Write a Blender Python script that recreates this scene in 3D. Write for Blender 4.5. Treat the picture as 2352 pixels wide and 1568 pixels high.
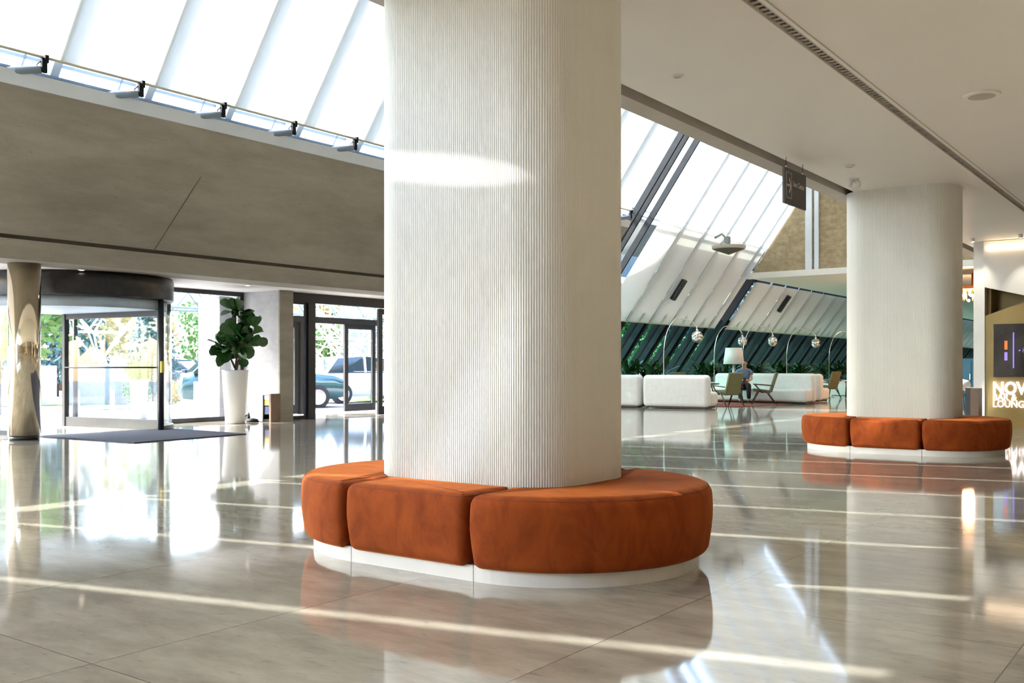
import bpy, bmesh, math, random
from mathutils import Vector, Matrix, Quaternion
sc = bpy.context.scene
for o in list(bpy.data.objects): bpy.data.objects.remove(o)
C = sc.collection
PI = math.pi
rnd = random.Random(7)

# ------------------------------------------------------------------ camera, sky, sun, exposure
YAW = .634
SY, CY = math.sin(YAW), math.cos(YAW)
cam_d = bpy.data.cameras.new('camera'); cam = bpy.data.objects.new('camera', cam_d); C.objects.link(cam)
cam.location = (0, 0, 1.1); cam.rotation_euler = (PI/2, 0, YAW)
cam_d.sensor_width = 36; cam_d.lens = 36*2250/2352; cam_d.shift_y = 61/2352
cam_d.clip_start = .05; cam_d.clip_end = 400
sc.camera = cam

world = bpy.data.worlds.new('world'); sc.world = world; world.use_nodes = True
wn = world.node_tree.nodes; wl = world.node_tree.links
sky = wn.new('ShaderNodeTexSky'); sky.sky_type = 'NISHITA'; sky.sun_disc = False
sky.sun_elevation = math.radians(42); sky.sun_rotation = math.radians(246); sky.air_density = 1.0; sky.dust_density = 2.5
bg = wn['Background']; wl.new(sky.outputs[0], bg.inputs['Color']); bg.inputs['Strength'].default_value = 1.5

SUN_DIR = Vector((-1, -.445, 1)).normalized()          # towards the sun
sd = bpy.data.lights.new('sun', 'SUN'); sd.energy = 9; sd.angle = math.radians(.53); sd.color = (1, .95, .87)
so = bpy.data.objects.new('sun', sd); C.objects.link(so); so.location = (-30, -10, 30)
so.rotation_euler = SUN_DIR.to_track_quat('Z', 'Y').to_euler()

vs = sc.view_settings
vs.view_transform = 'Standard'; vs.look = 'None'; vs.gamma = 1; vs.use_curve_mapping = False; vs.exposure = 1.02
sc.cycles.use_denoising = True
sc.cycles.use_adaptive_sampling = True; sc.cycles.adaptive_threshold = .03
sc.cycles.max_bounces = 8; sc.cycles.diffuse_bounces = 4; sc.cycles.glossy_bounces = 4
sc.cycles.transmission_bounces = 5; sc.cycles.transparent_max_bounces = 18
sc.cycles.caustics_reflective = False; sc.cycles.caustics_refractive = False
sc.cycles.sample_clamp_indirect = 6

# ------------------------------------------------------------------ helpers
def put(o, label=None, cat=None, group=None, kind=None):
    if label: o['label'] = label
    if cat: o['category'] = cat
    if group: o['group'] = group
    if kind: o['kind'] = kind
    return o
def thing(name, label, cat, loc=(0,0,0), rz=0, group=None, kind=None):
    o = bpy.data.objects.new(name, None); C.objects.link(o); o.empty_display_size = .1
    o.location = loc; o.rotation_euler = (0, 0, rz)
    return put(o, label, cat, group, kind)

class MB:
    def __init__(s): s.v = []; s.f = []; s.sm = []
    def add(s, vs_, fs, smooth=False):
        b = len(s.v); s.v += [tuple(v) for v in vs_]; s.f += [tuple(i+b for i in f) for f in fs]; s.sm += [smooth]*len(fs); return s
    def box(s, x0, x1, y0, y1, z0, z1):
        v = [(x,y,z) for z in (z0,z1) for y in (y0,y1) for x in (x0,x1)]
        return s.add(v, [(0,2,3,1),(4,5,7,6),(0,1,5,4),(2,6,7,3),(0,4,6,2),(1,3,7,5)])
    def obox(s, c, ux, uy, uz, hx, hy, hz):
        c = Vector(c); v = [c+Vector(ux)*a*hx+Vector(uy)*b*hy+Vector(uz)*d*hz for d in (-1,1) for b in (-1,1) for a in (-1,1)]
        return s.add(v, [(0,2,3,1),(4,5,7,6),(0,1,5,4),(2,6,7,3),(0,4,6,2),(1,3,7,5)])
    def bar(s, p0, p1, w, h=None, up=(0,0,1)):
        h = h or w; p0, p1 = Vector(p0), Vector(p1); d = (p1-p0); L = d.length; d.normalize()
        u = Vector(up)
        if abs(u.dot(d)) > .95: u = Vector((1,0,0))
        x = d.cross(u).normalized(); y = x.cross(d).normalized()
        return s.obox((p0+p1)/2, x, d, y, w/2, L/2, h/2)
    def tube(s, pts, r, n=10, cap=True, r1=None):
        pts = [Vector(p) for p in pts]; m = len(pts); rings = []; ref = None
        for i, p in enumerate(pts):
            d = (pts[min(i+1,m-1)]-pts[max(i-1,0)]).normalized()
            if ref is None:
                ref = Vector((0,0,1)) if abs(d.z) < .9 else Vector((1,0,0))
            x = d.cross(ref).normalized(); y = d.cross(x).normalized(); ref = x.cross(d)
            rr = (r[i] if isinstance(r, (list,tuple)) else (r if r1 is None else r+(r1-r)*i/(m-1)))
            rings.append([p+(x*math.cos(2*PI*k/n)+y*math.sin(2*PI*k/n))*rr for k in range(n)])
        v = [q for R in rings for q in R]; f = []
        for i in range(m-1):
            for k in range(n): f.append((i*n+k, i*n+(k+1)%n, (i+1)*n+(k+1)%n, (i+1)*n+k))
        b = len(s.v); s.add(v, f, True)
        if cap:
            s.f += [tuple(b+k for k in range(n))[::-1], tuple(b+(m-1)*n+k for k in range(n))]; s.sm += [False, False]
        return s
    def lathe(s, prof, c=(0,0,0), n=32, smooth=True):
        v = [(c[0]+r*math.cos(2*PI*k/n), c[1]+r*math.sin(2*PI*k/n), c[2]+z) for r, z in prof for k in range(n)]; f = []
        for i in range(len(prof)-1):
            for k in range(n): f.append((i*n+k, i*n+(k+1)%n, (i+1)*n+(k+1)%n, (i+1)*n+k))
        b = len(s.v); s.add(v, f, smooth)
        s.f += [tuple(b+k for k in range(n))[::-1], tuple(b+(len(prof)-1)*n+k for k in range(n))]; s.sm += [False]*2
        return s
    def ball(s, c, r, n=16, m=10, sz=1):
        return s.lathe([(max(1e-4, r*math.sin(PI*i/m)), -r*sz*math.cos(PI*i/m)) for i in range(m+1)], c, n)
    def prism(s, poly, a0, a1, axis='z', smooth=False):
        n = len(poly)
        if axis == 'z': v = [(p[0],p[1],a) for a in (a0,a1) for p in poly]
        elif axis == 'y': v = [(p[0],a,p[1]) for a in (a0,a1) for p in poly]
        else: v = [(a,p[0],p[1]) for a in (a0,a1) for p in poly]
        s.add(v, [(k,(k+1)%n,n+(k+1)%n,n+k) for k in range(n)], smooth)
        s.add(v, [tuple(range(n))[::-1], tuple(range(n,2*n))]); return s
    def build(s, name, mat, parent=None, bevel=0, loc=None):
        me = bpy.data.meshes.new(name)
        vv = s.v if loc is None else [(v[0]-loc[0], v[1]-loc[1], v[2]-loc[2]) for v in s.v]
        me.from_pydata(vv, [], s.f); me.polygons.foreach_set('use_smooth', s.sm)
        bm = bmesh.new(); bm.from_mesh(me); bmesh.ops.remove_doubles(bm, verts=bm.verts, dist=1e-6)
        bmesh.ops.recalc_face_normals(bm, faces=bm.faces); bm.to_mesh(me); bm.free()
        me.materials.append(mat); o = bpy.data.objects.new(name, me); C.objects.link(o)
        if parent: o.parent = parent
        if loc is not None: o.location = loc
        if bevel:
            m = o.modifiers.new('bevel', 'BEVEL'); m.width = bevel; m.segments = 3; m.limit_method = 'ANGLE'; m.angle_limit = .7
        return o
def raw_mesh(name, v, f, mat, parent=None, smooth=True):
    me = bpy.data.meshes.new(name); me.from_pydata([tuple(x) for x in v], [], f)
    me.polygons.foreach_set('use_smooth', [smooth]*len(me.polygons)); me.materials.append(mat)
    o = bpy.data.objects.new(name, me); C.objects.link(o)
    if parent: o.parent = parent
    return o
def dup(root, loc=None, rz=None, label=None, group=None, scale=None, mats=None):
    def cp(o, par):
        c = o.copy(); C.objects.link(c)
        if par: c.parent = par
        for ch in list(o.children): cp(ch, c)
        return c
    r = cp(root, None)
    if loc is not None: r.location = loc
    if rz is not None: r.rotation_euler = (0,0,rz)
    if scale: r.scale = scale
    if label: r['label'] = label
    if group: r['group'] = group
    return r

# ------------------------------------------------------------------ materials
def mat(name, col, rough=.6, metal=0, noise=None, bump=0, bscale=40, coat=0, spec=.5, emit=None, estr=0, sheen=0):
    m = bpy.data.materials.new(name); m.use_nodes = True; N = m.node_tree.nodes; L = m.node_tree.links
    b = N['Principled BSDF']; b.inputs['Base Color'].default_value = (*col, 1); b.inputs['Roughness'].default_value = rough
    b.inputs['Metallic'].default_value = metal; b.inputs['Specular IOR Level'].default_value = spec
    b.inputs['Coat Weight'].default_value = coat; b.inputs['Coat Roughness'].default_value = .05
    if sheen: b.inputs['Sheen Weight'].default_value = sheen; b.inputs['Sheen Roughness'].default_value = .35; b.inputs['Sheen Tint'].default_value = (*col, 1)
    if emit: b.inputs['Emission Color'].default_value = (*emit, 1); b.inputs['Emission Strength'].default_value = estr
    tc = N.new('ShaderNodeTexCoord')
    if noise:
        col2, scale, detail = noise
        t = N.new('ShaderNodeTexNoise'); t.inputs['Scale'].default_value = scale; t.inputs['Detail'].default_value = detail
        t.inputs['Roughness'].default_value = .65
        r = N.new('ShaderNodeValToRGB'); r.color_ramp.elements[0].position = .35; r.color_ramp.elements[1].position = .65
        r.color_ramp.elements[0].color = (*col, 1); r.color_ramp.elements[1].color = (*col2, 1)
        L.new(tc.outputs['Object'], t.inputs['Vector']); L.new(t.outputs['Fac'], r.inputs['Fac']); L.new(r.outputs['Color'], b.inputs['Base Color'])
    if bump:
        t2 = N.new('ShaderNodeTexNoise'); t2.inputs['Scale'].default_value = bscale; t2.inputs['Detail'].default_value = 4
        bp = N.new('ShaderNodeBump'); bp.inputs['Strength'].default_value = bump; bp.inputs['Distance'].default_value = .01
        L.new(tc.outputs['Object'], t2.inputs['Vector']); L.new(t2.outputs['Fac'], bp.inputs['Height']); L.new(bp.outputs['Normal'], b.inputs['Normal'])
    return m
M = {}
M['white'] = mat('white_lacquer', (.80,.79,.76), .38, noise=((.77,.76,.73), 3, 2))
M['flute'] = mat('fluted_white', (.72,.715,.67), .28, noise=((.70,.695,.65), 2, 2))
M['plinth'] = mat('plinth_white', (.78,.77,.74), .3, noise=((.76,.75,.72), 4, 2))
M['ceil'] = mat('ceiling_plaster', (.84,.80,.74), .5, noise=((.82,.78,.72), .6, 2), bump=.04, bscale=1.2)
M['wallb'] = mat('beige_wall', (.62,.57,.49), .7, noise=((.58,.54,.46), 1, 3))
M['beam'] = mat('beam_beige', (.50,.46,.40), .6, noise=((.46,.42,.37), 2, 3))
M['soff'] = mat('soffit_white', (.88,.83,.80), .6, noise=((.86,.81,.78), 1, 2))
M['gap'] = mat('shadow_gap_brown', (.10,.085,.06), .7, noise=((.09,.075,.055), 5, 2))
M['dark'] = mat('dark_frame', (.018,.020,.026), .35, noise=((.024,.026,.032), 8, 2))
M['black'] = mat('black_metal', (.009,.009,.011), .32, noise=((.02,.02,.02), 8, 2))
M['steel'] = mat('painted_steel_grey', (.20,.25,.30), .45, noise=((.18,.23,.28), 3, 2))
M['rafter'] = mat('rafter_grey', (.42,.50,.58), .5, noise=((.38,.46,.55), 3, 2))
M['mull'] = mat('mullion_dark', (.008,.010,.012), .6, noise=((.012,.014,.017), 5, 2), spec=.12)
M['curb'] = mat('curb_white_metal', (.70,.76,.84), .4, noise=((.66,.72,.80), 2, 2))
M['chrome'] = mat('polished_chrome', (.85,.83,.80), .06, 1, noise=((.80,.78,.74), 3, 2))
M['brushed'] = mat('polished_brass_steel', (.80,.70,.54), .09, 1, noise=((.74,.65,.50), 2, 2), bump=.05, bscale=3)
M['frost'] = mat('frosted_lettering', (.92,.93,.95), .7, noise=((.9,.91,.93), 5, 1), emit=(1,1,1), estr=0)
M['wood'] = mat('dark_wood', (.07,.035,.018), .4, noise=((.045,.022,.012), 12, 4))
M['olive'] = mat('olive_fabric', (.17,.155,.075), .9, noise=((.14,.13,.06), 30, 3), bump=.2, bscale=200)
M['sofa'] = mat('white_boucle', (.80,.78,.74), .95, noise=((.74,.72,.68), 8, 3), bump=.2, bscale=120)
M['shade'] = mat('lamp_shade_white', (.85,.83,.78), .8, noise=((.82,.8,.76), 10, 2))
M['rug'] = mat('red_rug', (.30,.07,.05), .95, noise=((.20,.05,.04), 3, 4))
M['matg'] = mat('entrance_mat_fibre', (.045,.05,.08), .9, noise=((.07,.075,.11), 60, 4), bump=.5, bscale=200)
M['pot'] = mat('planter_white', (.74,.73,.72), .45, noise=((.70,.69,.69), 2, 2))
M['soil'] = mat('soil', (.04,.028,.018), .95, noise=((.07,.05,.03), 20, 3))
M['bark'] = mat('bark', (.12,.08,.05), .9, noise=((.07,.045,.03), 12, 4))
M['leaf'] = mat('fig_leaf', (.035,.12,.022), .35, noise=((.02,.075,.018), 6, 3))
M['leafd'] = mat('dark_leaf', (.018,.07,.016), .35, noise=((.01,.04,.012), 6, 3))
M['gold'] = mat('gold_panel', (.33,.235,.085), .45, .2, noise=((.30,.21,.075), 1.5, 3))
M['screen'] = mat('dark_screen_glass', (.02,.018,.02), .06, 0, noise=((.03,.025,.022), 2, 2), coat=.5)
M['signw'] = mat('lit_sign_white', (.9,.85,.9), .5, noise=((.9,.88,.9), 2, 1), emit=(1,.93,1), estr=1.3)
M['cove'] = mat('cove_light_warm', (.9,.8,.65), .5, noise=((.9,.8,.6), 2, 1), emit=(1,.74,.5), estr=1.6)
M['bulb'] = mat('warm_bulb', (1,.8,.6), .4, noise=((1,.8,.55), 2, 1), emit=(1,.62,.34), estr=14)
M['ledor'] = mat('led_orange', (.2,.05,.01), .4, noise=((.2,.06,.02), 2, 1), emit=(1,.16,.02), estr=.55)
M['ledpu'] = mat('led_violet', (.05,.04,.2), .4, noise=((.06,.05,.2), 2, 1), emit=(.30,.20,1), estr=.6)
M['copper'] = mat('copper_orange', (.75,.22,.06), .4, .3, noise=((.6,.17,.05), 4, 2))
M['teal'] = mat('teal_cabinet', (.008,.10,.17), .4, noise=((.006,.08,.14), 3, 2))
M['signd'] = mat('sign_charcoal', (.075,.07,.068), .5, noise=((.06,.056,.055), 4, 2))
M['signt'] = mat('sign_print_pink_grey', (.62,.56,.56), .6, noise=((.58,.53,.53), 4, 2))
M['brown'] = mat('brown_board', (.20,.13,.09), .5, noise=((.17,.11,.08), 4, 2))
M['yellow'] = mat('yellow_card', (.75,.55,.08), .5, noise=((.7,.5,.06), 6, 2))
M['navy'] = mat('navy_card', (.02,.03,.10), .5, noise=((.03,.04,.14), 6, 2))
M['skin'] = mat('skin', (.56,.29,.20), .5, noise=((.50,.25,.17), 12, 2))
M['shirt'] = mat('blue_grey_shirt', (.16,.22,.33), .85, noise=((.13,.18,.28), 30, 2))
M['trous'] = mat('black_trousers', (.015,.015,.02), .85, noise=((.02,.02,.025), 30, 2))
M['hair'] = mat('grey_hair', (.35,.33,.31), .8, noise=((.28,.26,.25), 40, 2))
M['bulbw'] = mat('downlight_lens', (.9,.85,.75), .4, noise=((.9,.85,.7), 2, 1), emit=(1,.85,.65), estr=5)
# outside
M['pave'] = mat('outdoor_paving', (.42,.405,.39), .85, noise=((.37,.36,.35), .8, 5))
M['road'] = mat('asphalt', (.20,.20,.21), .9, noise=((.16,.16,.17), 2, 4))
M['grass'] = mat('grass', (.10,.19,.04), .95, noise=((.16,.20,.05), 3, 5), bump=.6, bscale=60)
M['carw'] = mat('car_white', (.80,.81,.83), .25, 0, noise=((.78,.79,.82), 2, 1), coat=1)
M['carg'] = mat('car_green', (.03,.09,.09), .25, .3, noise=((.035,.10,.10), 2, 1), coat=1)
M['carm'] = mat('car_maroon', (.16,.06,.08), .25, .3, noise=((.18,.07,.09), 2, 1), coat=1)
M['carb'] = mat('car_blue', (.04,.06,.12), .25, .3, noise=((.05,.07,.13), 2, 1), coat=1)
M['cglass'] = mat('car_glass', (.03,.045,.05), .05, 0, noise=((.035,.05,.055), 2, 1), coat=1)
M['tyre'] = mat('tyre', (.02,.02,.02), .8, noise=((.03,.03,.03), 10, 2))
M['rim'] = mat('wheel_rim', (.6,.6,.62), .3, 1, noise=((.55,.55,.57), 5, 2))
M['red'] = mat('tail_lamp', (.6,.02,.02), .3, noise=((.5,.02,.02), 5, 1), coat=1)
M['clear'] = mat('head_lamp', (.75,.78,.8), .15, noise=((.7,.73,.75), 5, 1), coat=1)
M['truss'] = mat('truss_white', (.66,.64,.65), .4, noise=((.62,.60,.61), 3, 2))
M['trussg'] = mat('truss_grey_green', (.22,.28,.27), .5, noise=((.2,.25,.25), 3, 2))
M['block'] = mat('grey_stone_block', (.30,.30,.36), .8, noise=((.26,.26,.32), 3, 3))
M['t1'] = mat('tree_leaf_green', (.10,.21,.055), .8, noise=((.16,.27,.075), 2, 4))
M['t2'] = mat('tree_leaf_autumn', (.50,.42,.18), .8, noise=((.60,.42,.18), 2, 4))
M['t3'] = mat('conifer_blue_green', (.06,.12,.12), .8, noise=((.09,.16,.15), 2, 4))
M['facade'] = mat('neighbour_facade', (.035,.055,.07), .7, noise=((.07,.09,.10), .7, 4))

nt = M['brushed'].node_tree
mpx = nt.nodes.new('ShaderNodeMapping'); mpx.inputs['Scale'].default_value = (3.5, 3.5, .12)
for nd in nt.nodes:
    if nd.type == 'TEX_NOISE' and nd.inputs['Scale'].default_value == 3 and nd.inputs['Detail'].default_value == 4:
        nt.links.new(nd.id_data.nodes['Texture Coordinate'].outputs['Object'], mpx.inputs[0]); nt.links.new(mpx.outputs[0], nd.inputs['Vector'])
def concrete(name, c1, c2, sc1=.9, pore=9):
    m = bpy.data.materials.new(name); m.use_nodes = True; N = m.node_tree.nodes; L = m.node_tree.links; b = N['Principled BSDF']
    tc = N.new('ShaderNodeTexCoord'); n1 = N.new('ShaderNodeTexNoise'); n1.inputs['Scale'].default_value = sc1; n1.inputs['Detail'].default_value = 8; n1.inputs['Roughness'].default_value = .7
    n2 = N.new('ShaderNodeTexVoronoi'); n2.inputs['Scale'].default_value = pore
    mp = N.new('ShaderNodeMapping'); mp.inputs['Scale'].default_value = (1, .35, 1.6)
    r = N.new('ShaderNodeValToRGB'); r.color_ramp.elements[0].position = .3; r.color_ramp.elements[1].position = .7
    r.color_ramp.elements[0].color = (*c1, 1); r.color_ramp.elements[1].color = (*c2, 1)
    r2 = N.new('ShaderNodeValToRGB'); r2.color_ramp.elements[0].position = .05; r2.color_ramp.elements[1].position = .13
    r2.color_ramp.elements[0].color = (.55,.55,.55,1); r2.color_ramp.elements[1].color = (1,1,1,1)
    mx = N.new('ShaderNodeMixRGB'); mx.blend_type = 'MULTIPLY'; mx.inputs[0].default_value = .6
    n3 = N.new('ShaderNodeTexNoise'); n3.inputs['Scale'].default_value = 25; n3.inputs['Detail'].default_value = 6
    bp = N.new('ShaderNodeBump'); bp.inputs['Strength'].default_value = .25; bp.inputs['Distance'].default_value = .01
    L.new(tc.outputs['Object'], mp.inputs[0]); L.new(mp.outputs[0], n1.inputs['Vector']); L.new(mp.outputs[0], n2.inputs['Vector']); L.new(tc.outputs['Object'], n3.inputs['Vector'])
    L.new(n1.outputs['Fac'], r.inputs[0]); L.new(n2.outputs['Distance'], r2.inputs[0]); L.new(r.outputs[0], mx.inputs[1]); L.new(r2.outputs[0], mx.inputs[2])
    L.new(mx.outputs[0], b.inputs['Base Color']); L.new(n3.outputs['Fac'], bp.inputs['Height']); L.new(bp.outputs[0], b.inputs['Normal']); b.inputs['Roughness'].default_value = .75
    return m
M['conc'] = concrete('raw_concrete', (.23,.205,.165), (.40,.365,.305))
M['conc_lit'] = concrete('lit_concrete', (.36,.35,.37), (.56,.55,.57), 1.6)  # lighter copy of the raw concrete, sunlit tone put into the colour
M['gran'] = concrete('gable_aggregate', (.23,.175,.10), (.46,.375,.235), 5, 14)

def thin_glass(name, tint, refl=.5):
    m = bpy.data.materials.new(name); m.use_nodes = True; N = m.node_tree.nodes; L = m.node_tree.links; N.clear()
    out = N.new('ShaderNodeOutputMaterial'); t = N.new('ShaderNodeBsdfTransparent'); t.inputs[0].default_value = (*tint, 1)
    g = N.new('ShaderNodeBsdfGlossy'); g.inputs['Roughness'].default_value = .02; lw = N.new('ShaderNodeLayerWeight'); lw.inputs['Blend'].default_value = .5
    fr = N.new('ShaderNodeMath'); fr.operation = 'POWER'; fr.inputs[1].default_value = 4.0; L.new(lw.outputs['Facing'], fr.inputs[0])
    nz = N.new('ShaderNodeTexNoise'); nz.inputs['Scale'].default_value = .5; bp = N.new('ShaderNodeBump'); bp.inputs['Strength'].default_value = .01; L.new(nz.outputs['Fac'], bp.inputs['Height']); L.new(bp.outputs[0], g.inputs['Normal'])
    mth = N.new('ShaderNodeMath'); mth.operation = 'MULTIPLY_ADD'; mth.inputs[1].default_value = refl; mth.inputs[2].default_value = .035
    mx = N.new('ShaderNodeMixShader'); L.new(fr.outputs[0], mth.inputs[0]); L.new(mth.outputs[0], mx.inputs[0]); L.new(t.outputs[0], mx.inputs[1]); L.new(g.outputs[0], mx.inputs[2]); L.new(mx.outputs[0], out.inputs[0])
    return m
M['glass'] = thin_glass('clear_glass', (.93,.96,.97), .5)
M['glassd'] = thin_glass('tinted_lower_glass', (.48,.70,.68), .25)

def blind_mat():
    m = bpy.data.materials.new('blind_fabric'); m.use_nodes = True; N = m.node_tree.nodes; L = m.node_tree.links; N.clear()
    out = N.new('ShaderNodeOutputMaterial'); t = N.new('ShaderNodeBsdfTranslucent'); d = N.new('ShaderNodeBsdfDiffuse'); tr = N.new('ShaderNodeBsdfTransparent')
    tc = N.new('ShaderNodeTexCoord'); nz = N.new('ShaderNodeTexNoise'); nz.inputs['Scale'].default_value = 3; r = N.new('ShaderNodeValToRGB')
    r.color_ramp.elements[0].color = (.80,.79,.74,1); r.color_ramp.elements[1].color = (.86,.85,.80,1)
    L.new(tc.outputs['Object'], nz.inputs['Vector']); L.new(nz.outputs['Fac'], r.inputs[0]); L.new(r.outputs[0], d.inputs[0]); t.inputs[0].default_value = (.43,.445,.435,1)
    tr.inputs[0].default_value = (1,1,.98,1)
    a = N.new('ShaderNodeMixShader'); a.inputs[0].default_value = .40; b = N.new('ShaderNodeMixShader'); b.inputs[0].default_value = .13
    L.new(d.outputs[0], a.inputs[1]); L.new(t.outputs[0], a.inputs[2]); L.new(a.outputs[0], b.inputs[1]); L.new(tr.outputs[0], b.inputs[2]); L.new(b.outputs[0], out.inputs[0])
    return m
M['blind'] = blind_mat()

def floor_mat():
    m = bpy.data.materials.new('polished_limestone'); m.use_nodes = True; N = m.node_tree.nodes; L = m.node_tree.links; b = N['Principled BSDF']
    tc = N.new('ShaderNodeTexCoord'); sp = N.new('ShaderNodeSeparateXYZ'); L.new(tc.outputs['Object'], sp.inputs[0])
    def joint(sock, phase, pitch):
        a = N.new('ShaderNodeMath'); a.operation = 'SUBTRACT'; L.new(sock, a.inputs[0]); a.inputs[1].default_value = phase-pitch/2-pitch*60
        w = N.new('ShaderNodeMath'); w.operation = 'MODULO'; L.new(a.outputs[0], w.inputs[0]); w.inputs[1].default_value = pitch
        s_ = N.new('ShaderNodeMath'); s_.operation = 'SUBTRACT'; L.new(w.outputs[0], s_.inputs[0]); s_.inputs[1].default_value = pitch/2
        ab = N.new('ShaderNodeMath'); ab.operation = 'ABSOLUTE'; L.new(s_.outputs[0], ab.inputs[0])
        lt = N.new('ShaderNodeMath'); lt.operation = 'LESS_THAN'; L.new(ab.outputs[0], lt.inputs[0]); lt.inputs[1].default_value = .0022
        return lt.outputs[0]
    j1 = joint(sp.outputs[0], -3.42, 1.375); j2 = joint(sp.outputs[1], 2.01, 2.74); j3 = joint(sp.outputs[1], 4.285, 5.48)
    mx1 = N.new('ShaderNodeMath'); mx1.operation = 'MAXIMUM'; L.new(j1, mx1.inputs[0]); L.new(j2, mx1.inputs[1])
    mx2 = N.new('ShaderNodeMath'); mx2.operation = 'MAXIMUM'; L.new(mx1.outputs[0], mx2.inputs[0]); L.new(j3, mx2.inputs[1])
    # slab tone
    def cell(sock, phase, pitch):
        a = N.new('ShaderNodeMath'); a.operation = 'SUBTRACT'; L.new(sock, a.inputs[0]); a.inputs[1].default_value = phase
        d = N.new('ShaderNodeMath'); d.operation = 'DIVIDE'; L.new(a.outputs[0], d.inputs[0]); d.inputs[1].default_value = pitch
        f = N.new('ShaderNodeMath'); f.operation = 'FLOOR'; L.new(d.outputs[0], f.inputs[0]); return f.outputs[0]
    cb = N.new('ShaderNodeCombineXYZ'); L.new(cell(sp.outputs[0], -3.42, 1.375), cb.inputs[0]); L.new(cell(sp.outputs[1], 2.01, 2.74), cb.inputs[1])
    wn_ = N.new('ShaderNodeTexWhiteNoise'); L.new(cb.outputs[0], wn_.inputs['Vector'])
    mp = N.new('ShaderNodeMapping'); mp.inputs['Scale'].default_value = (.7, 1.7, 1); mp.inputs['Rotation'].default_value = (0,0,.3)
    add = N.new('ShaderNodeVectorMath'); add.operation = 'ADD'; mul = N.new('ShaderNodeVectorMath'); mul.operation = 'SCALE'; mul.inputs['Scale'].default_value = 3.7
    L.new(cb.outputs[0], mul.inputs[0]); L.new(tc.outputs['Object'], add.inputs[0]); L.new(mul.outputs[0], add.inputs[1]); L.new(add.outputs[0], mp.inputs[0])
    n1 = N.new('ShaderNodeTexNoise'); n1.inputs['Scale'].default_value = 2.2; n1.inputs['Detail'].default_value = 9; n1.inputs['Roughness'].default_value = .68
    L.new(mp.outputs[0], n1.inputs['Vector'])
    r = N.new('ShaderNodeValToRGB'); e = r.color_ramp.elements; e[0].position = .30; e[0].color = (.26,.235,.19,1); e[1].position = .64; e[1].color = (.44,.41,.345,1)
    L.new(n1.outputs['Fac'], r.inputs[0])
    n2 = N.new('ShaderNodeTexNoise'); n2.inputs['Scale'].default_value = 11; n2.inputs['Detail'].default_value = 6; n2.inputs['Roughness'].default_value = .7; L.new(mp.outputs[0], n2.inputs['Vector'])
    r2 = N.new('ShaderNodeValToRGB'); r2.color_ramp.elements[0].position = .30; r2.color_ramp.elements[0].color = (.55,.55,.55,1); r2.color_ramp.elements[1].position = .42; r2.color_ramp.elements[1].color = (1,1,1,1)
    L.new(n2.outputs['Fac'], r2.inputs[0])
    m1 = N.new('ShaderNodeMixRGB'); m1.blend_type = 'MULTIPLY'; m1.inputs[0].default_value = .55; L.new(r.outputs[0], m1.inputs[1]); L.new(r2.outputs[0], m1.inputs[2])
    mr = N.new('ShaderNodeMapRange'); mr.inputs[3].default_value = .88; mr.inputs[4].default_value = 1.06; L.new(wn_.outputs[0], mr.inputs[0])
    m2 = N.new('ShaderNodeVectorMath'); m2.operation = 'SCALE'; L.new(m1.outputs[0], m2.inputs[0]); L.new(mr.outputs[0], m2.inputs['Scale'])
    m3 = N.new('ShaderNodeMixRGB'); L.new(mx2.outputs[0], m3.inputs[0]); L.new(m2.outputs[0], m3.inputs[1]); m3.inputs[2].default_value = (.12,.105,.085,1)
    L.new(m3.outputs[0], b.inputs['Base Color'])
    b.inputs['Roughness'].default_value = .065; b.inputs['IOR'].default_value = 1.62; b.inputs['Specular IOR Level'].default_value = .75
    return m
M['floor'] = floor_mat()

def velvet():
    m = bpy.data.materials.new('rust_velvet'); m.use_nodes = True; N = m.node_tree.nodes; L = m.node_tree.links; b = N['Principled BSDF']
    tc = N.new('ShaderNodeTexCoord'); mp = N.new('ShaderNodeMapping'); mp.inputs['Scale'].default_value = (3.2, 3.2, 1.7)
    n = N.new('ShaderNodeTexNoise'); n.inputs['Scale'].default_value = 1.6; n.inputs['Detail'].default_value = 6; n.inputs['Roughness'].default_value = .62; n.inputs['Distortion'].default_value = .9
    r = N.new('ShaderNodeValToRGB'); e = r.color_ramp.elements; e[0].position = .30; e[0].color = (.175,.029,.004,1); e[1].position = .70; e[1].color = (.34,.070,.010,1)
    L.new(tc.outputs['Object'], mp.inputs[0]); L.new(mp.outputs[0], n.inputs['Vector']); L.new(n.outputs['Fac'], r.inputs[0]); L.new(r.outputs[0], b.inputs['Base Color'])
    b.inputs['Roughness'].default_value = .85; b.inputs['Specular IOR Level'].default_value = .2
    b.inputs['Sheen Weight'].default_value = .55; b.inputs['Sheen Roughness'].default_value = .32; b.inputs['Sheen Tint'].default_value = (1,.31,.08,1)
    n2 = N.new('ShaderNodeTexNoise'); n2.inputs['Scale'].default_value = 6; n2.inputs['Detail'].default_value = 3; bp = N.new('ShaderNodeBump'); bp.inputs['Strength'].default_value = .25; bp.inputs['Distance'].default_value = .02
    L.new(tc.outputs['Object'], n2.inputs['Vector']); L.new(n2.outputs['Fac'], bp.inputs['Height']); L.new(bp.outputs[0], b.inputs['Normal'])
    return m
M['velvet'] = velvet()
M['pipe'] = mat('velvet_piping', (.22,.045,.008), .85, noise=((.18,.036,.006), 10, 2))

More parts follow.
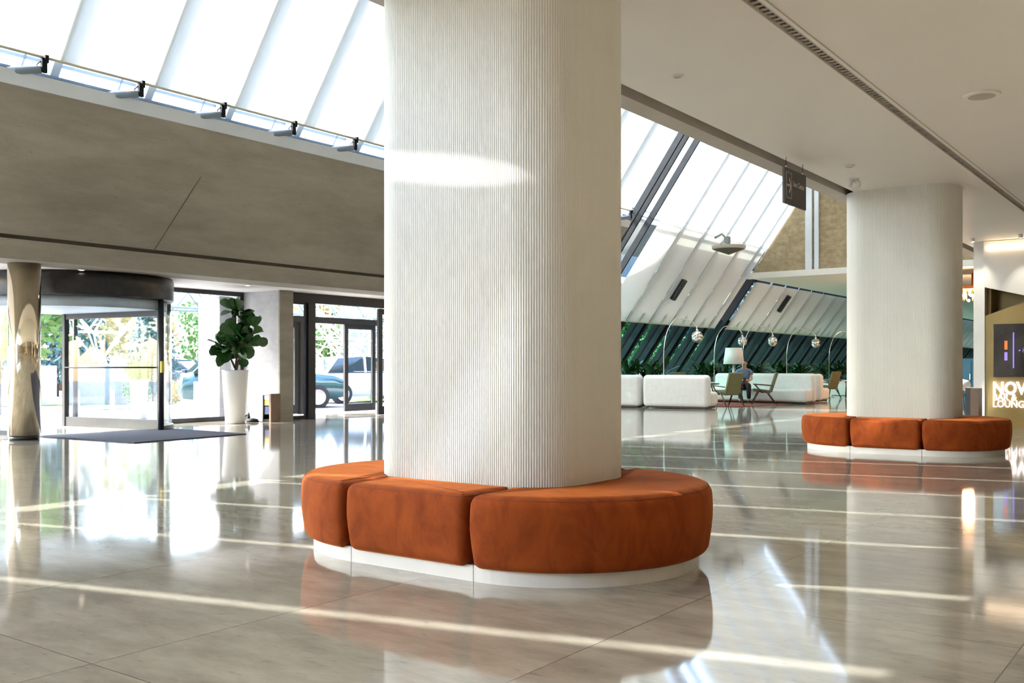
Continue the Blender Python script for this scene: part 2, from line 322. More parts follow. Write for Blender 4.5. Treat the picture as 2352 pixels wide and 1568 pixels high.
# ------------------------------------------------------------------ setting
def struct(name, mb, m, loc=None, bevel=0): return put(mb.build(name, m, None, bevel, loc), kind='structure')
struct('floor', MB().box(-17.2, 10, -8, 80, -.2, 0), M['floor'])
CZ = 3.45
struct('ceiling', MB().box(-4.07, -2.525, -8, 22.5, CZ, CZ+.35).box(-2.395, 10, -8, 22.5, CZ, CZ+.35).box(-2.525, -2.395, -8, 22.5, CZ+.14, CZ+.35), M['ceil'])
struct('trim_1', MB().box(-4.45, -4.23, -8, 31.5, CZ, CZ+.7), M['beam'])                      # beam along the ceiling edge
struct('trim_2', MB().box(-4.23, -4.07, -8, 22.5, CZ+.16, CZ+.35), M['gap'])
struct('wall_atrium', MB().box(-4.45, -4.15, -8, 31.5, CZ+.72, 10), M['wallb'])
struct('wall_right', MB().box(10, 10.3, -8, 22.5, 0, 4.2), M['wallb'])
struct('wall_back', MB().box(-17.2, -14, -8.3, -8, 0, 3.9).box(-14, 10, -8.3, -8, 3.3, 3.9).box(-11, 10, -8.3, -8, 0, 3.3).box(-14, -4.2, -8.3, -8, 7.2, 10), M['wallb'])
struct('wall_far', MB().box(-17.2, 3, 80, 80.3, 0, 6), M['wallb'])
struct('wall_far_right', MB().box(2.7, 3, 22.5, 80, 0, 4.2).box(3, 10, 22.5, 22.8, 0, 4.2), M['wallb'])
KS = .71; X0S = -16.3
def SX(z): return X0S+KS*z
ZT = 10.0
struct('ceiling_atrium', MB().box(SX(ZT)-.6, -4.15, -8.3, 32.1, ZT+.02, ZT+.4), M['ceil'])
# concrete beam, sloped, above the entrance
cb_ = MB().prism([(-14.17,3.03),(-12.83,4.8),(-13.6,4.8),(-15.2,3.03)], -8, 22.6, 'y')
struct('wall_left', cb_, M['conc'])
struct('trim_3', MB().prism([(-14.25,2.97),(-14.22,3.03),(-15.2,3.03),(-15.2,2.97)], -8, 22.6, 'y'), M['gap'])
struct('trim_4', MB().prism([(-14.44,2.705),(-14.18,2.97),(-15.2,2.97),(-15.2,2.705)], -8, 22.6, 'y'), M['conc'])
struct('ceiling_entrance', MB().box(-18.0, -14.46, -8, 22.6, 2.706, 2.96), M['soff'])  # soffit, its outer edge extended past the glass to shade the pier
# joint in the concrete beam
struct('trim_5', MB().obox((-13.49,9.63,3.92), Vector((.57,.21,.80)).normalized(), (0,1,0), Vector((.8,0,-.6)), 1.12, .006, .004), M['gap'])
# curb strip above the beam
struct('trim_6', MB().prism([(-12.80,4.80),(-12.72,4.97),(-13.3,5.02),(-13.6,4.8)], -8, 22.6, 'y'), M['curb'])
struct('trim_7', MB().prism([(-12.80,5.00),(-12.78,5.03),(-13.2,5.06),(-13.22,5.02)], -8, 22.6, 'y'), M['steel'])
# end return of the concrete beam at Y 22.6
struct('wall_return', MB().prism([(-17.3,0),(-16.3,0),(SX(3.0),3.0),(-17.3,3.0)], 22.45, 22.6, 'y'), M['conc_lit'])
# gable wall and slab
struct('wall_gable', MB().prism([(SX(4.3)+.05,4.3),(-4.45,4.3),(-4.45,10),(SX(10)+.05,10)], 31.7, 32.0, 'y'), M['gran'])
struct('trim_8', MB().prism([(SX(4.1)+.1,4.12),(3,4.12),(3,4.32),(SX(4.3)+.1,4.32)], 31.5, 31.75, 'y'), M['white'])
struct('ceiling_far', MB().box(SX(4.1)+.12, 3, 31.75, 80, 4.15, 4.4), M['ceil'])
struct('trim_9', MB().box(-11.3, -11.08, 31.62, 31.7, 4.32, 10).box(-11.0, -10.86, 31.62, 31.7, 4.32, 10), M['curb'])
struct('ceiling_link', MB().box(-4.07, 3, 22.5, 31.5, 4.15, 4.4), M['ceil'])

# ---- window_1: upper skylight over the beam ; window_2 : full height sloped glazing beyond
NRM = Vector((-1, 0, KS)).normalized()         # outward
SL = Vector((KS, 0, 1)).normalized()
def slab_on_slope(mb, y0, y1, z0, z1, d0, d1):
    p = []
    for y in (y0, y1):
        for z in (z0, z1):
            for d in (d0, d1): p.append(Vector((SX(z), y, z))+NRM*d)
    return mb.add(p, [(0,1,3,2),(4,6,7,5),(0,4,5,1),(2,3,7,6),(0,2,6,4),(1,5,7,3)])
PITCH = 1.42
def glazing(name, y0, y1, z0, z1, dense_to=None):
    w = thing(name, None, None, (SX(z0), y0, z0), kind='structure')
    inv = Vector((SX(z0), y0, z0))
    def _part(nm, mb, m):
        mb.v = [tuple(Vector(v)-inv) for v in mb.v]; return mb.build(nm, m, w)
    k = math.ceil((y0-7.0)/PITCH)+(1 if z0 < 4 else 0)
    while 7.0+PITCH*k < y1:
        y = 7.0+PITCH*k
        zt = z1 if y < 31.7 else min(z1, 4.4)
        _part('rafter', slab_on_slope(MB(), y-.06, y+.06, z0, zt, .08, .48), M['rafter'] if z0 > 4 else M['mull'])
        if z0 > 4: _part('mullion', slab_on_slope(MB(), y-.30, y-.27, z0, zt, .40, .48), M['steel'])
        k += 1
    _part('glass_pane', slab_on_slope(MB(), y0, min(y1,31.7), max(z0,2.6), z1, .49, .495), M['glass'])
    if z0 < 1: _part('glass_pane', slab_on_slope(MB(), y0, y1, 0, 2.58, .49, .495), M['glassd'])
    if z0 > 4: _part('transom', slab_on_slope(MB(), y0, y1, 5.02, 5.06, .40, .48), M['steel'])
    else:
        _part('glass_pane', slab_on_slope(MB(), 31.7, y1, 2.6, 4.4, .49, .495), M['glass'])
        _part('transom', slab_on_slope(MB(), y0, 31.7, 4.93, 5.0, .30, .48), M['steel'])
        _part('transom', slab_on_slope(MB(), y0, 31.7, 5.14, 5.17, .40, .48), M['steel'])
    return w, _part
w1, p1 = glazing('window_1', -8, 22.6, 4.9, ZT)
w2, p2 = glazing('window_2', 22.62, 80, 0, ZT)
for yy in (22.86, 23.15, 23.78): p2('mullion', slab_on_slope(MB(), yy-.03, yy+.03, 0, ZT, .05, .22), M['mull'])
# dark slanted fins on the lower strip of window_2
k = 0; y = 22.7
while y < 80 and k < 95:
    p2('fin', slab_on_slope(MB(), y-.06, y+.06, .02, 2.75, .02, .13), M['mull']); y += .71*(1 if y < 60 else 1.6); k += 1
p2('sill', MB().box(-16.75, -16.25, 22.62, 80, 0, .06), M['mull'])

# ---- blinds
BG = 'translucent roller blinds over the sloping glazing'
nfront = 0
def blind(y0, y1, z0, z1, label, group):
    o = thing('roller_blind', label, 'blind', (SX(z0), y0, z0), group=group)
    inv = Vector((SX(z0), y0, z0))
    mb = slab_on_slope(MB(), y0, y1, z0, z1, -.004, .0); mb.v = [tuple(Vector(v)-inv) for v in mb.v]; mb.build('fabric', M['blind'], o)
    mb = MB(); p = Vector((0,0,0)); mb.tube([p, Vector((0,y1-y0,0))], .018, 8); b = mb.build('bottom_bar', M['bar'], o)
    return o
M['bar'] = mat('blind_bar', (.52,.48,.36), .5, noise=((.48,.44,.33), 5, 2))
vis = {0:'leftmost, cut by the frame', 1:'second from the left', 2:'third from the left', 3:'fourth from the left', 4:'last before the near column'}
for k in range(-10, 11):
    y0 = 6.76+PITCH*k+.03; y1 = y0+PITCH-.06
    kk = k+1
    if 0 <= kk <= 4: lab = 'cream roller blind over the skylight above the concrete beam, %s' % vis[kk]; g = 'skylight blinds left of the near column'
    elif k == 9: lab = 'cream roller blind just right of the near column, cut off by it'; g = 'skylight blinds right of the near column'
    elif k == 10: lab = 'cream roller blind left of the clear blue bay'; g = 'skylight blinds right of the near column'
    else: lab = 'cream translucent roller blind on the skylight, out of direct view'; g = 'skylight blinds out of direct view'
    blind(y0, y1, 5.19, 9.9, lab, g)
k = 0
while True:
    y0 = 24.04+PITCH*k+.02; y1 = y0+PITCH-.04
    if y0 > 78: break
    if y0 < 31.5:
        o_ = ['first', 'second', 'third', 'fourth', 'fifth', 'sixth'][k]
        blind(y0, min(y1,31.68), 2.49, 9.9, 'tall cream blind on the far sloping glazing, %s one right of the clear blue bay' % o_, BG)
    else:
        if y0 < 31.7: y0 = 31.72
        blind(y0, y1, 2.49, 4.1, 'short cream blind on the low sloping glazing beyond the white slab edge', BG+' beyond the slab')
    k += 1
# brackets
def bracket(yj, label):
    o = thing('blind_bracket', label, 'bracket', (-12.62, yj, 5.02), group='blind brackets along the skylight curb')
    MB().tube([(-.20,-.42,-.06),(-.19,-.39,-.055),(.0,-.05,.0)], [.03,.055,.05], 12).build('spring_tube', M['steel'], o)
    MB().box(-.02, .03, -.05, .02, -.03, .16).box(-.01, .05, -.015, .03, .1, .2).build('clamp', M['mull'], o)
    MB().tube([(.0,-.05,-.02),(-.02,-.1,.06),(0,0,.17)], .008, 6).build('cable', M['mull'], o)
    return o
bl = ['leftmost','second from the left','third from the left','fourth from the left','last before the near column']
for k in range(0, 5): bracket(6.76+PITCH*k, 'grey blue angled metal blind bracket on the curb, %s' % bl[k])
bracket(20.96, 'dark angled blind bracket seen just right of the near column')
bracket(22.38, 'dark angled blind bracket at the far end of the concrete beam')

# ---- entrance wall: pier, window, doors
XW = -17.0
struct('wall_pier', MB().box(-17.2, -15.8, 13.42, 13.74, 0, 2.705), M['conc_lit'])
struct('trim_pier_shade', MB().box(-15.82, -15.78, 13.40, 13.76, 0, 2.705), M['conc'])  # darker skin over the pier's hall side, its shade put into the colour
def frame_win(name, y0, y1, z0, z1, x, t=.09, dpt=.1, m='dark'):
    w = thing(name, None, None, (x, y0, z0), kind='structure')
    L_ = y1-y0; Hh = z1-z0
    MB().box(-dpt/2,dpt/2,0,t,0,Hh).box(-dpt/2,dpt/2,L_-t,L_,0,Hh).box(-dpt/2,dpt/2,t,L_-t,0,t).box(-dpt/2,dpt/2,t,L_-t,Hh-t,Hh).build('window_frame', M[m], w, .006)
    MB().box(-.006,.006,t,L_-t,t,Hh-t).build('glass_pane', M['glass'], w)
    return w
frame_win('window_3', 11.55, 13.42, 0, 2.705, XW)
frame_win('window_4', -8, 7.3, 0, 2.705, XW)
frame_win('window_5', 18.6, 22.45, 0, 2.705, XW)
for i_, xx in enumerate((-14,)):  # unseen back wall window, added to let in fill light
    w_ = thing('window_%d' % (6+i_), None, None, (xx, -8.1, 0), kind='structure')
    MB().box(0,.08,-.05,.05,0,3.3).box(2.92,3,-.05,.05,0,3.3).box(.08,2.92,-.05,.05,0,.1).box(.08,2.92,-.05,.05,3.2,3.3).build('window_frame', M['dark'], w_); MB().box(.08,2.92,-.006,.006,.1,3.2).build('glass_pane', M['glass'], w_)
for i_, xx in enumerate((-11, -8)):  # upper back wall windows, likewise added out of view for fill light
    w_ = thing('window_%d' % (8+i_), None, None, (xx, -8.1, 3.9), kind='structure')
    MB().box(0,.08,-.05,.05,0,3.3).box(2.92,3,-.05,.05,0,3.3).box(.08,2.92,-.05,.05,1.6,1.7).build('window_frame', M['dark'], w_); MB().box(.08,2.92,-.006,.006,0,3.3).build('glass_pane', M['glass'], w_)
# sliding door vestibule, inner plane X=-16.05 , outer X=-18.3
def leaf(name, x, y0, y1, z1, t=.1, label=None):
    w = thing(name, None, None, (x, y0, .01), kind='structure'); L_ = y1-y0
    MB().box(-.03,.03,0,t,0,z1).box(-.03,.03,L_-t,L_,0,z1).box(-.03,.03,t,L_-t,0,t*1.5).box(-.03,.03,t,L_-t,z1-t,z1).build('door_frame', M['dark'], w, .004)
    MB().box(-.006,.006,t,L_-t,t*1.5,z1-t).build('glass_pane', M['glass'], w)
    return w
struct('trim_11', MB().box(-16.12,-15.98,13.76,18.6,2.5,2.705).box(-16.12,-15.98,14.36,14.56,0,2.5).box(-16.12,-15.98,13.76,13.84,0,2.5).box(-16.12,-15.98,18.5,18.6,0,2.5), M['dark'])
d1 = leaf('door_1', -16.05, 13.84, 14.36, 2.5, .05)
d2 = leaf('door_2', -16.12, 16.62, 18.48, 2.48, .13)
struct('trim_12', MB().box(-18.1,-17.98,13.76,18.6,2.2,2.35).box(-18.1,-17.98,15.9,16.05,0,2.2), M['dark'])
leaf('door_3', -18.05, 14.5, 15.9, 2.2, .14)
leaf('door_4', -18.05, 17.4, 18.5, 2.2, .12)
struct('wall_vestibule', MB().box(-18.2,-17.2,13.55,13.72,0,2.705).box(-18.2,-16.0,18.62,18.75,0,2.705), M['glass'])
struct('floor_vestibule', MB().box(-19.2,-17.2,6.5,19.5,-.2,0), M['pave'])
# door handle on the fixed leaf
MB().tube([(.06,.5,.75),(.09,.5,.8),(.09,.5,1.25),(.06,.5,1.3)], .012, 8).build('door_handle', M['brushed'], d2)

# ---- text helper
def text_mesh(s, size, extrude, m, name, parent, loc, rot, bold=0, align='LEFT', sx=1):
    cu = bpy.data.curves.new('t', 'FONT'); cu.body = s; cu.size = size; cu.extrude = extrude; cu.offset = bold; cu.align_x = align; cu.resolution_u = 3
    ob = bpy.data.objects.new('t', cu); C.objects.link(ob); bpy.context.view_layer.update()
    dg = bpy.context.evaluated_depsgraph_get(); me = bpy.data.meshes.new_from_object(ob.evaluated_get(dg)); bpy.data.objects.remove(ob)
    me.materials.clear(); me.materials.append(m); o = bpy.data.objects.new(name, me); C.objects.link(o); o.parent = parent; o.location = loc; o.rotation_euler = rot; o.scale = (sx,1,1)
    return o

# ---- revolving door
RC = (-16.6, 9.5); RR = 1.60
rd = thing('revolving_door', 'large glass revolving door with dark canopy and frames at the hotel entrance', 'revolving door', (RC[0], RC[1], 0))
def arcpts(r, a0, a1, n): return [(r*math.cos(a0+(a1-a0)*i/n), r*math.sin(a0+(a1-a0)*i/n)) for i in range(n+1)]
def ring(r0, r1, a0, a1, z0, z1, n=40):
    o_ = arcpts(r1,a0,a1,n); i_ = arcpts(r0,a0,a1,n)[::-1]; return MB().prism(o_+i_, z0, z1)
MB().lathe([(RR,2.30),(RR+.02,2.32),(RR+.02,2.64),(RR,2.70)], n=64).build('canopy', M['black'], rd)
ring(RR-.12, RR+.0, -.75*PI+PI, .75*PI+PI, 2.16, 2.30)
MB().lathe([(RR-.10,2.12),(RR-.10,2.30)], n=64).build('ceiling_disc', M['rafter'], rd)
A0, A1 = math.radians(28), math.radians(152)
for (a0, a1) in ((A0, A1), (A0+PI, A0+PI+math.radians(90))):
    ring(RR-.03, RR-.015, a0, a1, .06, 2.12).build('curved_glass', M['glass'], rd)
    ring(RR-.06, RR+.01, a0, a1, 0, .08).build('bottom_rail', M['dark'], rd)
    for a in (a0, a1):
        MB().lathe([(.05,0),(.05,2.30)], ((RR-.02)*math.cos(a), (RR-.02)*math.sin(a), 0), 12).build('post', M['dark'], rd)
PA, PB = Vector((-1.30,.46,0)), Vector((1.33,.80,0)); pu = (PB-PA).normalized(); pw = Vector((pu.y,-pu.x,0)); PL = (PB-PA).length   # centre panel
def P(r, z, o=0): return PA+pu*r+pw*o+Vector((0,0,z))
fr = MB().bar(P(0,.09), P(PL,.09), .07, .18).bar(P(0,2.08), P(PL,2.08), .07, .12).bar(P(.05,.0), P(.05,2.14), .10, .07, pu).bar(P(PL-.04,.0), P(PL-.04,2.14), .07, .08, pu).build('panel_frame', M['dark'], rd)
MB().obox(P(PL/2,1.1), pu, pw, (0,0,1), PL/2-.08, .006, .95).build('panel_glass', M['glass'], fr)
MB().tube([P(.1,1.11,.06), P(PL-.08,1.11,.06)], .013, 8).build('push_bar', M['mull'], fr)
def on_glass(s_, size, z, sx, bold=0): text_mesh(s_, size, .002, M['frost'], 'lettering', rd, tuple(P(PL*.60, z, .012)), (PI/2, 0, math.atan2(pu.y, pu.x)), bold, 'CENTER', sx)
on_glass('CROWNE PLAZA', .125, 1.235, 1.12, .003); on_glass('HOTELS & RESORTS', .05, 1.165, 1.2, .001)
MB().tube([P(PL*.6+.09*math.cos(t), 1.40+.035*math.sin(t), .012) for t in [i*2*PI/20 for i in range(21)]], .006, 6).build('emblem', M['frost'], rd)
MB().tube([P(PL*.6-.04,1.38,.012), P(PL*.6,1.43,.012), P(PL*.6+.04,1.38,.012)], .006, 6).build('emblem', M['frost'], rd)
MB().box(1.43,1.47,.70,.76,1.02,1.22).build('sticker', M['yellow'], rd)
# chrome column
cc = thing('mirror_column', 'mirror polished metal clad column with warm reflections beside the revolving door', 'column', (-14.98, 7.70, 0))
MB().lathe([(.235,.07),(.235,2.704)], n=48).build('cladding', M['brushed'], cc)
MB().lathe([(.215,0),(.215,.07)], n=48).build('base_ring', M['black'], cc)
# mat
mt = MB().prism([(-15.5,8.15),(-12.95,8.28),(-13.2,10.5),(-15.5,10.6)], .001, .014); put(mt.build('entrance_mat', M['matg'], loc=(-14.4,9.4,0)), 'dark blue grey entrance mat on the stone floor before the revolving door', 'mat')

# ------------------------------------------------------------------ columns and benches
def rrect(x0, x1, y0, y1, r, seg):
    pts = []
    for cx, cy, a in ((x1-r,y0+r,-PI/2),(x1-r,y1-r,0),(x0+r,y1-r,PI/2),(x0+r,y0+r,PI)):
        for i in range(seg+1): pts.append((cx+r*math.cos(a+PI/2*i/seg), cy+r*math.sin(a+PI/2*i/seg)))
    return pts
def resample(pts, n):
    P_ = [Vector(p) for p in pts]+[Vector(pts[0])]; L_ = [0]
    for a, b in zip(P_, P_[1:]): L_.append(L_[-1]+(b-a).length)
    out = []; j = 0
    for i in range(n):
        t = L_[-1]*i/n
        while L_[j+1] < t: j += 1
        f = (t-L_[j])/(L_[j+1]-L_[j]); out.append(P_[j].lerp(P_[j+1], f))
    return out, L_[-1]
BX0, BX1, BY = -4.039, -3.151, 4.745       # bench end centres and axis
CXL, CXR, CYF, CYB = -4.26, -2.885, 4.275, 5.215; CR = .29
cx0, cy0 = (CXL+CXR)/2, (CYF+CYB)/2
def fluted(zb, zt):
    base = rrect(CXL-cx0, CXR-cx0, CYF-cy0, CYB-cy0, CR, 24)
    per = resample(base, 10)[1]; nr = int(round(per/.0145)); K = 6
    P_, _ = resample(base, nr*K); n = len(P_); pts = []
    for i, p in enumerate(P_):
        t = (P_[(i+1)%n]-P_[i-1]).normalized(); nm = Vector((t.y, -t.x)); ph = (i%K)/K
        h = .0052*abs(math.sin(PI*ph))**.6
        pts.append(p+nm*(h-.005))
    v = [(p.x,p.y,z) for z in (zb,zt) for p in pts]; f = [(k,(k+1)%n,n+(k+1)%n,n+k) for k in range(n)]
    return v, f
colA = thing('fluted_column', 'wide white fluted column with rounded corners standing through the nearer rust bench', 'column', (cx0, cy0, 0))
v, f = fluted(0, CZ)
raw_mesh('fluted_cladding', v, f, M['flute'], colA, True)
colB = dup(colA, (cx0+.03, cy0+8.93, 0), None, 'white fluted column further back, standing through the second rust bench')

def offset_poly(P_, d):
    n = len(P_); out = []
    for i in range(n):
        a = (P_[i]-P_[i-1]); b = (P_[(i+1)%n]-P_[i])
        if a.length < 1e-6 or b.length < 1e-6: out.append(P_[i]); continue
        a.normalize(); b.normalize(); na = Vector((-a.y,a.x)); nb = Vector((-b.y,b.x)); m_ = na+nb
        if m_.length < 1e-4: out.append(P_[i]+na*d); continue
        m_.normalize(); out.append(P_[i]+m_*d/max(.5, m_.dot(na)))
    return out
def col_dist(p):
    qx = abs(p.x-cx0)-((CXR-CXL)/2-CR); qy = abs(p.y-cy0)-((CYB-CYF)/2-CR)
    return math.hypot(max(qx,0), max(qy,0))+min(max(qx,qy),0)-CR
def cushion_mesh(poly, z0, z1, name, parent, org, r=.062):
    P_ = [Vector(p) for p in poly]
    if sum(P_[i-1].cross(P_[i]) for i in range(len(P_))) < 0: P_ = P_[::-1]
    per = sum((P_[i-1]-P_[i]).length for i in range(len(P_)))
    P_, _ = resample(P_, int(per/.013))
    n = len(P_); W = [min(1, max(0, (col_dist(p)-.015)/.10)) for p in P_]
    for it in range(26): P_ = [P_[i].lerp((P_[i-1]+P_[(i+1)%n])/2, .5*W[i]) for i in range(n)]
    lay = []
    for t in (1, .75, .5, .25, 0): a = t*PI/2; lay.append((.016+r*.8*(1-math.cos(a)), z0+r*.8*(1-math.sin(a))))
    lay += [(.004, z0+.13), (-.003, z0+.20), (-.003, z0+.26)]
    for t in (0, .2, .4, .6, .8, 1): a = t*PI/2; lay.append((r*(1-math.cos(a)), z1-r*(1-math.sin(a))))
    lay.append((r*1.25, z1+.002))
    def off(d):
        out = []
        for i in range(n):
            t = (P_[(i+1)%n]-P_[i-1]).normalized(); out.append(P_[i]+Vector((-t.y, t.x))*d*(.15+.85*W[i]))
        return out
    vv = []
    for d, z in lay: vv += [(q.x-org[0], q.y-org[1], z-org[2]) for q in off(d)]
    m_ = len(lay); ff = [(j*n+k, j*n+(k+1)%n, (j+1)*n+(k+1)%n, (j+1)*n+k) for j in range(m_-1) for k in range(n)]
    me = bpy.data.meshes.new(name); me.from_pydata(vv, [], ff+[tuple(range(n))[::-1], tuple(range((m_-1)*n, m_*n))])
    me.polygons.foreach_set('use_smooth', [True]*(len(me.polygons)-2)+[False]*2); me.materials.append(M['velvet'])
    o = bpy.data.objects.new(name, me); C.objects.link(o); o.parent = parent
    Q = off(r*.34); mb = MB()
    mb.tube([(q.x-org[0], q.y-org[1], z1-r*.27-org[2]) for q in Q]+[(Q[0].x-org[0], Q[0].y-org[1], z1-r*.27-org[2])], .003, 6, False)
    mb.build('piping', M['pipe'], o)
    return o
def bench(label):
    org = ((BX0+BX1)/2, BY, 0); b = thing('round_bench', label, 'bench', org); Rc = .87; g = .006; ins = .004
    y0c, y1c = CYF-.002, CYB+.002
    front = [(BX0+g, BY-Rc), (BX1-g, BY-Rc), (BX1-g, y0c-.004), (BX0+g, y0c-.004)]
    back = [(BX1-g, BY+Rc), (BX0+g, BY+Rc), (BX0+g, y1c+.004), (BX1-g, y1c+.004)]
    def end(sgn, xc):
        o_ = [(xc+sgn*(g+Rc*math.sin(a)), BY-Rc*math.cos(a)) for a in [PI*i/40 for i in range(41)]]
        # inner edge follows the column
        xe = CXR if sgn > 0 else CXL; inner = [(xc+sgn*g, y1c+.004)]
        cc_ = []
        rr = CR+.004
        for i in range(9):
            a = PI/2*(1-i/8); cc_.append((xe-sgn*CR+sgn*rr*math.cos(a), y1c-CR+rr*math.sin(a)))
        for i in range(9):
            a = -PI/2*(i/8); cc_.append((xe-sgn*CR+sgn*rr*math.cos(a), y0c+CR+rr*math.sin(a)))
        inner += cc_
        inner.append((xc+sgn*g, y0c-.004))
        # keep only inner points outward of the seam
        inner = [inner[0]]+[p for p in inner[1:-1] if sgn*(p[0]-xc) >= g+.06]+[inner[-1]]
        return o_+inner
    cushion_mesh(front, .075, .455, 'cushion', b, org); cushion_mesh(back, .075, .455, 'cushion', b, org)
    cushion_mesh(end(-1, BX0), .075, .455, 'cushion', b, org); cushion_mesh(end(1, BX1), .075, .455, 'cushion', b, org)
    R = .796
    def pl(poly): 
        mb = MB().prism([(p[0]-org[0], p[1]-org[1]) for p in poly], 0, .085); return mb.build('plinth', M['plinth'], b)
    e = .0028
    pl([(BX0+e,BY-R),(BX1-e,BY-R),(BX1-e,CYF-.01),(BX0+e,CYF-.01)]); pl([(BX1-e,BY+R),(BX0+e,BY+R),(BX0+e,CYB+.01),(BX1-e,CYB+.01)])
    for sgn, xc in ((-1,BX0),(1,BX1)):
        o_ = [(xc+sgn*(e+R*math.sin(a)), BY-R*math.cos(a)) for a in [PI*i/48 for i in range(49)]]
        i_ = [(xc+sgn*e, CYB+.01), (xc+sgn*.40, CYB-.02), (xc+sgn*.40, CYF+.02), (xc+sgn*e, CYF-.01)]
        pl(o_+i_)
    return b
benchA = bench('large rust orange velvet bench with rounded ends wrapping the nearer fluted column')
benchB = dup(benchA, (benchA.location.x+.03, benchA.location.y+8.93, 0), None, 'smaller looking rust velvet bench in the background around the second fluted column')

# ------------------------------------------------------------------ ceiling fittings
sl = thing('slot_diffuser', 'long dark linear air slot with perforated strip running across the ceiling', 'air vent', (-2.46, 0, CZ))
MB().box(-.065,-.055,-8,22.4,-.004,.05).box(.055,.065,-8,22.4,-.004,.05).box(.012,.02,-8,22.4,-.002,.05).build('frame', M['beam'], sl)
MB().box(-.055,.012,-8,22.4,.045,.05).build('back_plate', M['black'], sl)
bm_ = MB(); y = -2
while y < 20: bm_.box(-.055, .012, y, y+.03, .012, .02); y += .075
put(bm_.build('blades', M['beam'], sl), kind='stuff')
MB().box(.02,.055,-8,22.4,.0,.01).build('cover_strip', M['ceil'], sl)
def disc(name, label, cat, x, y, r, z=CZ, m='ceil', h=.02):
    o = thing(name, label, cat, (x, y, z)); MB().lathe([(r*.98,-h),(r,-h*.6),(r,0)], n=32).build('rim', M[m], o)
    MB().lathe([(r*.72,-h-.002),(r*.74,-h+.004)], n=32).build('grille', M['beam'], o); return o
disc('ceiling_speaker', 'round flush ceiling speaker at the upper right', 'speaker', -1.735, 9.175, .15)
disc('smoke_detector', 'small round detector on the ceiling left of the slot', 'smoke detector', -3.596, 7.137, .045, h=.012)
disc('smoke_detector', 'small round detector on the ceiling above the twin spotlight fitting', 'smoke detector', -3.58, 11.48, .06, h=.02)
disc('ceiling_sensor', 'tiny ceiling sensor at far right near the second column', 'sensor', -2.2, 16.8, .05, h=.015)
tw = thing('twin_spotlight', 'small white twin head spotlight on the ceiling left of the second column', 'spotlight', (-3.78, 12.31, CZ))
MB().lathe([(.08,-.02),(.09,0)], n=24).build('base', M['white'], tw)
for s_ in (-1, 1):
    MB().tube([(0,0,-.02),(s_*.05*CY,s_*.05*SY,-.06),(s_*.07*CY,s_*.07*SY,-.09),(s_*.075*CY+.02,s_*.075*SY-.03,-.14)], [.02,.045,.05,.035], 14).build('lamp_head', M['white'], tw)
# added unseen spotlight behind the camera, standing in for sunlight reflected onto the column
FX = [((-4.34,-2.2), (-3.72,4.28,2.25), .22, (1,.13,1), -9, 620)]
sp0 = thing('sun_bounce_spot', 'added small white spotlight behind the camera, standing in for reflected sun on the near column', 'spotlight', (-4.34,-2.2,CZ))
MB().lathe([(.03,-.10),(.035,-.03),(.05,0)], n=16).build('housing', M['white'], sp0)
for i_, (p_, t_, sz_, sc_, roll, en) in enumerate(FX):
    d_ = sp0 if i_ == 0 else dup(sp0, (p_[0], p_[1], CZ))
    l = bpy.data.lights.new('lamp', 'SPOT'); l.energy = en; l.spot_size = sz_; l.use_square = True; l.spot_blend = .35; l.color = (1,.97,.90); l.shadow_soft_size = .02
    lo = bpy.data.objects.new('lamp', l); C.objects.link(lo); src = Vector((p_[0], p_[1], CZ-.14)); lo.location = src
    lo.rotation_euler = ((src-Vector(t_)).to_track_quat('Z','Y') @ Quaternion((0,0,1), math.radians(roll))).to_euler(); lo.scale = sc_
    lo.parent = d_; lo.location = (0,0,-.14)
# warm downlights added out of view as fill for the right part of the hall
dl = thing('downlight', 'round warm ceiling downlight added as fill beyond the right frame edge', 'downlight', (3.0, 2.0, CZ), 0, 'added fill downlights beyond the right frame edge')
MB().lathe([(.08,-.012),(.09,0)], n=20).build('rim', M['white'], dl); MB().lathe([(.05,-.016),(.06,-.008)], n=16).build('lens', M['bulbw'], dl)
for i_ in range(10):
    x_, y_ = 1.6+2.6*(i_%3), -4.5+5.0*(i_//3)
    if i_: d_ = dup(dl, (x_, y_, CZ))
    else: d_ = dl; dl.location = (x_, y_, CZ)
    l = bpy.data.lights.new('lamp', 'SPOT'); l.energy = 350; l.spot_size = 1.3; l.spot_blend = .5; l.color = (1,.90,.80); l.shadow_soft_size = .05
    lo = bpy.data.objects.new('lamp', l); C.objects.link(lo); lo.parent = d_; lo.location = (0,0,-.04)
tw.scale = (.7,.7,.7)
# hanging sign
hs = thing('hanging_sign', 'dark grey direction sign with a white arrow hung from the ceiling by two wires', 'sign', (-4.0, 10.85, 2.95))
MB().box(-.012,.012,-.34,.34,-.02,.38).build('board', M['signd'], hs)
for yy in (-.26,.26):
    MB().tube([(0,yy,.38),(0,yy,.5)], .003, 5).build('wire', M['mull'], hs); MB().ball((.0,yy,.395), .012, 8, 6).build('wire_clip', M['chrome'], hs)
text_mesh('Sava Centar', .085, .001, M['signt'], 'lettering', hs, (.0135,-.085,.20), (PI/2,0,PI/2), .001, 'LEFT', .88)
fr = MB(); 
for p, q in (((-.29,.05),(-.13,.05)),((-.13,.05),(-.13,.33)),((-.13,.33),(-.29,.33)),((-.29,.33),(-.29,.05))): fr.bar((.014,p[0],p[1]),(.014,q[0],q[1]),.005)
fr.build('arrow_frame', M['signt'], hs)
MB().bar((.014,-.27,.19),(.014,-.15,.19),.026,.003,(1,0,0)).bar((.014,-.20,.27),(.014,-.145,.185),.026,.003,(1,0,0)).bar((.014,-.20,.11),(.014,-.145,.195),.026,.003,(1,0,0)).build('arrow', M['signt'], hs)
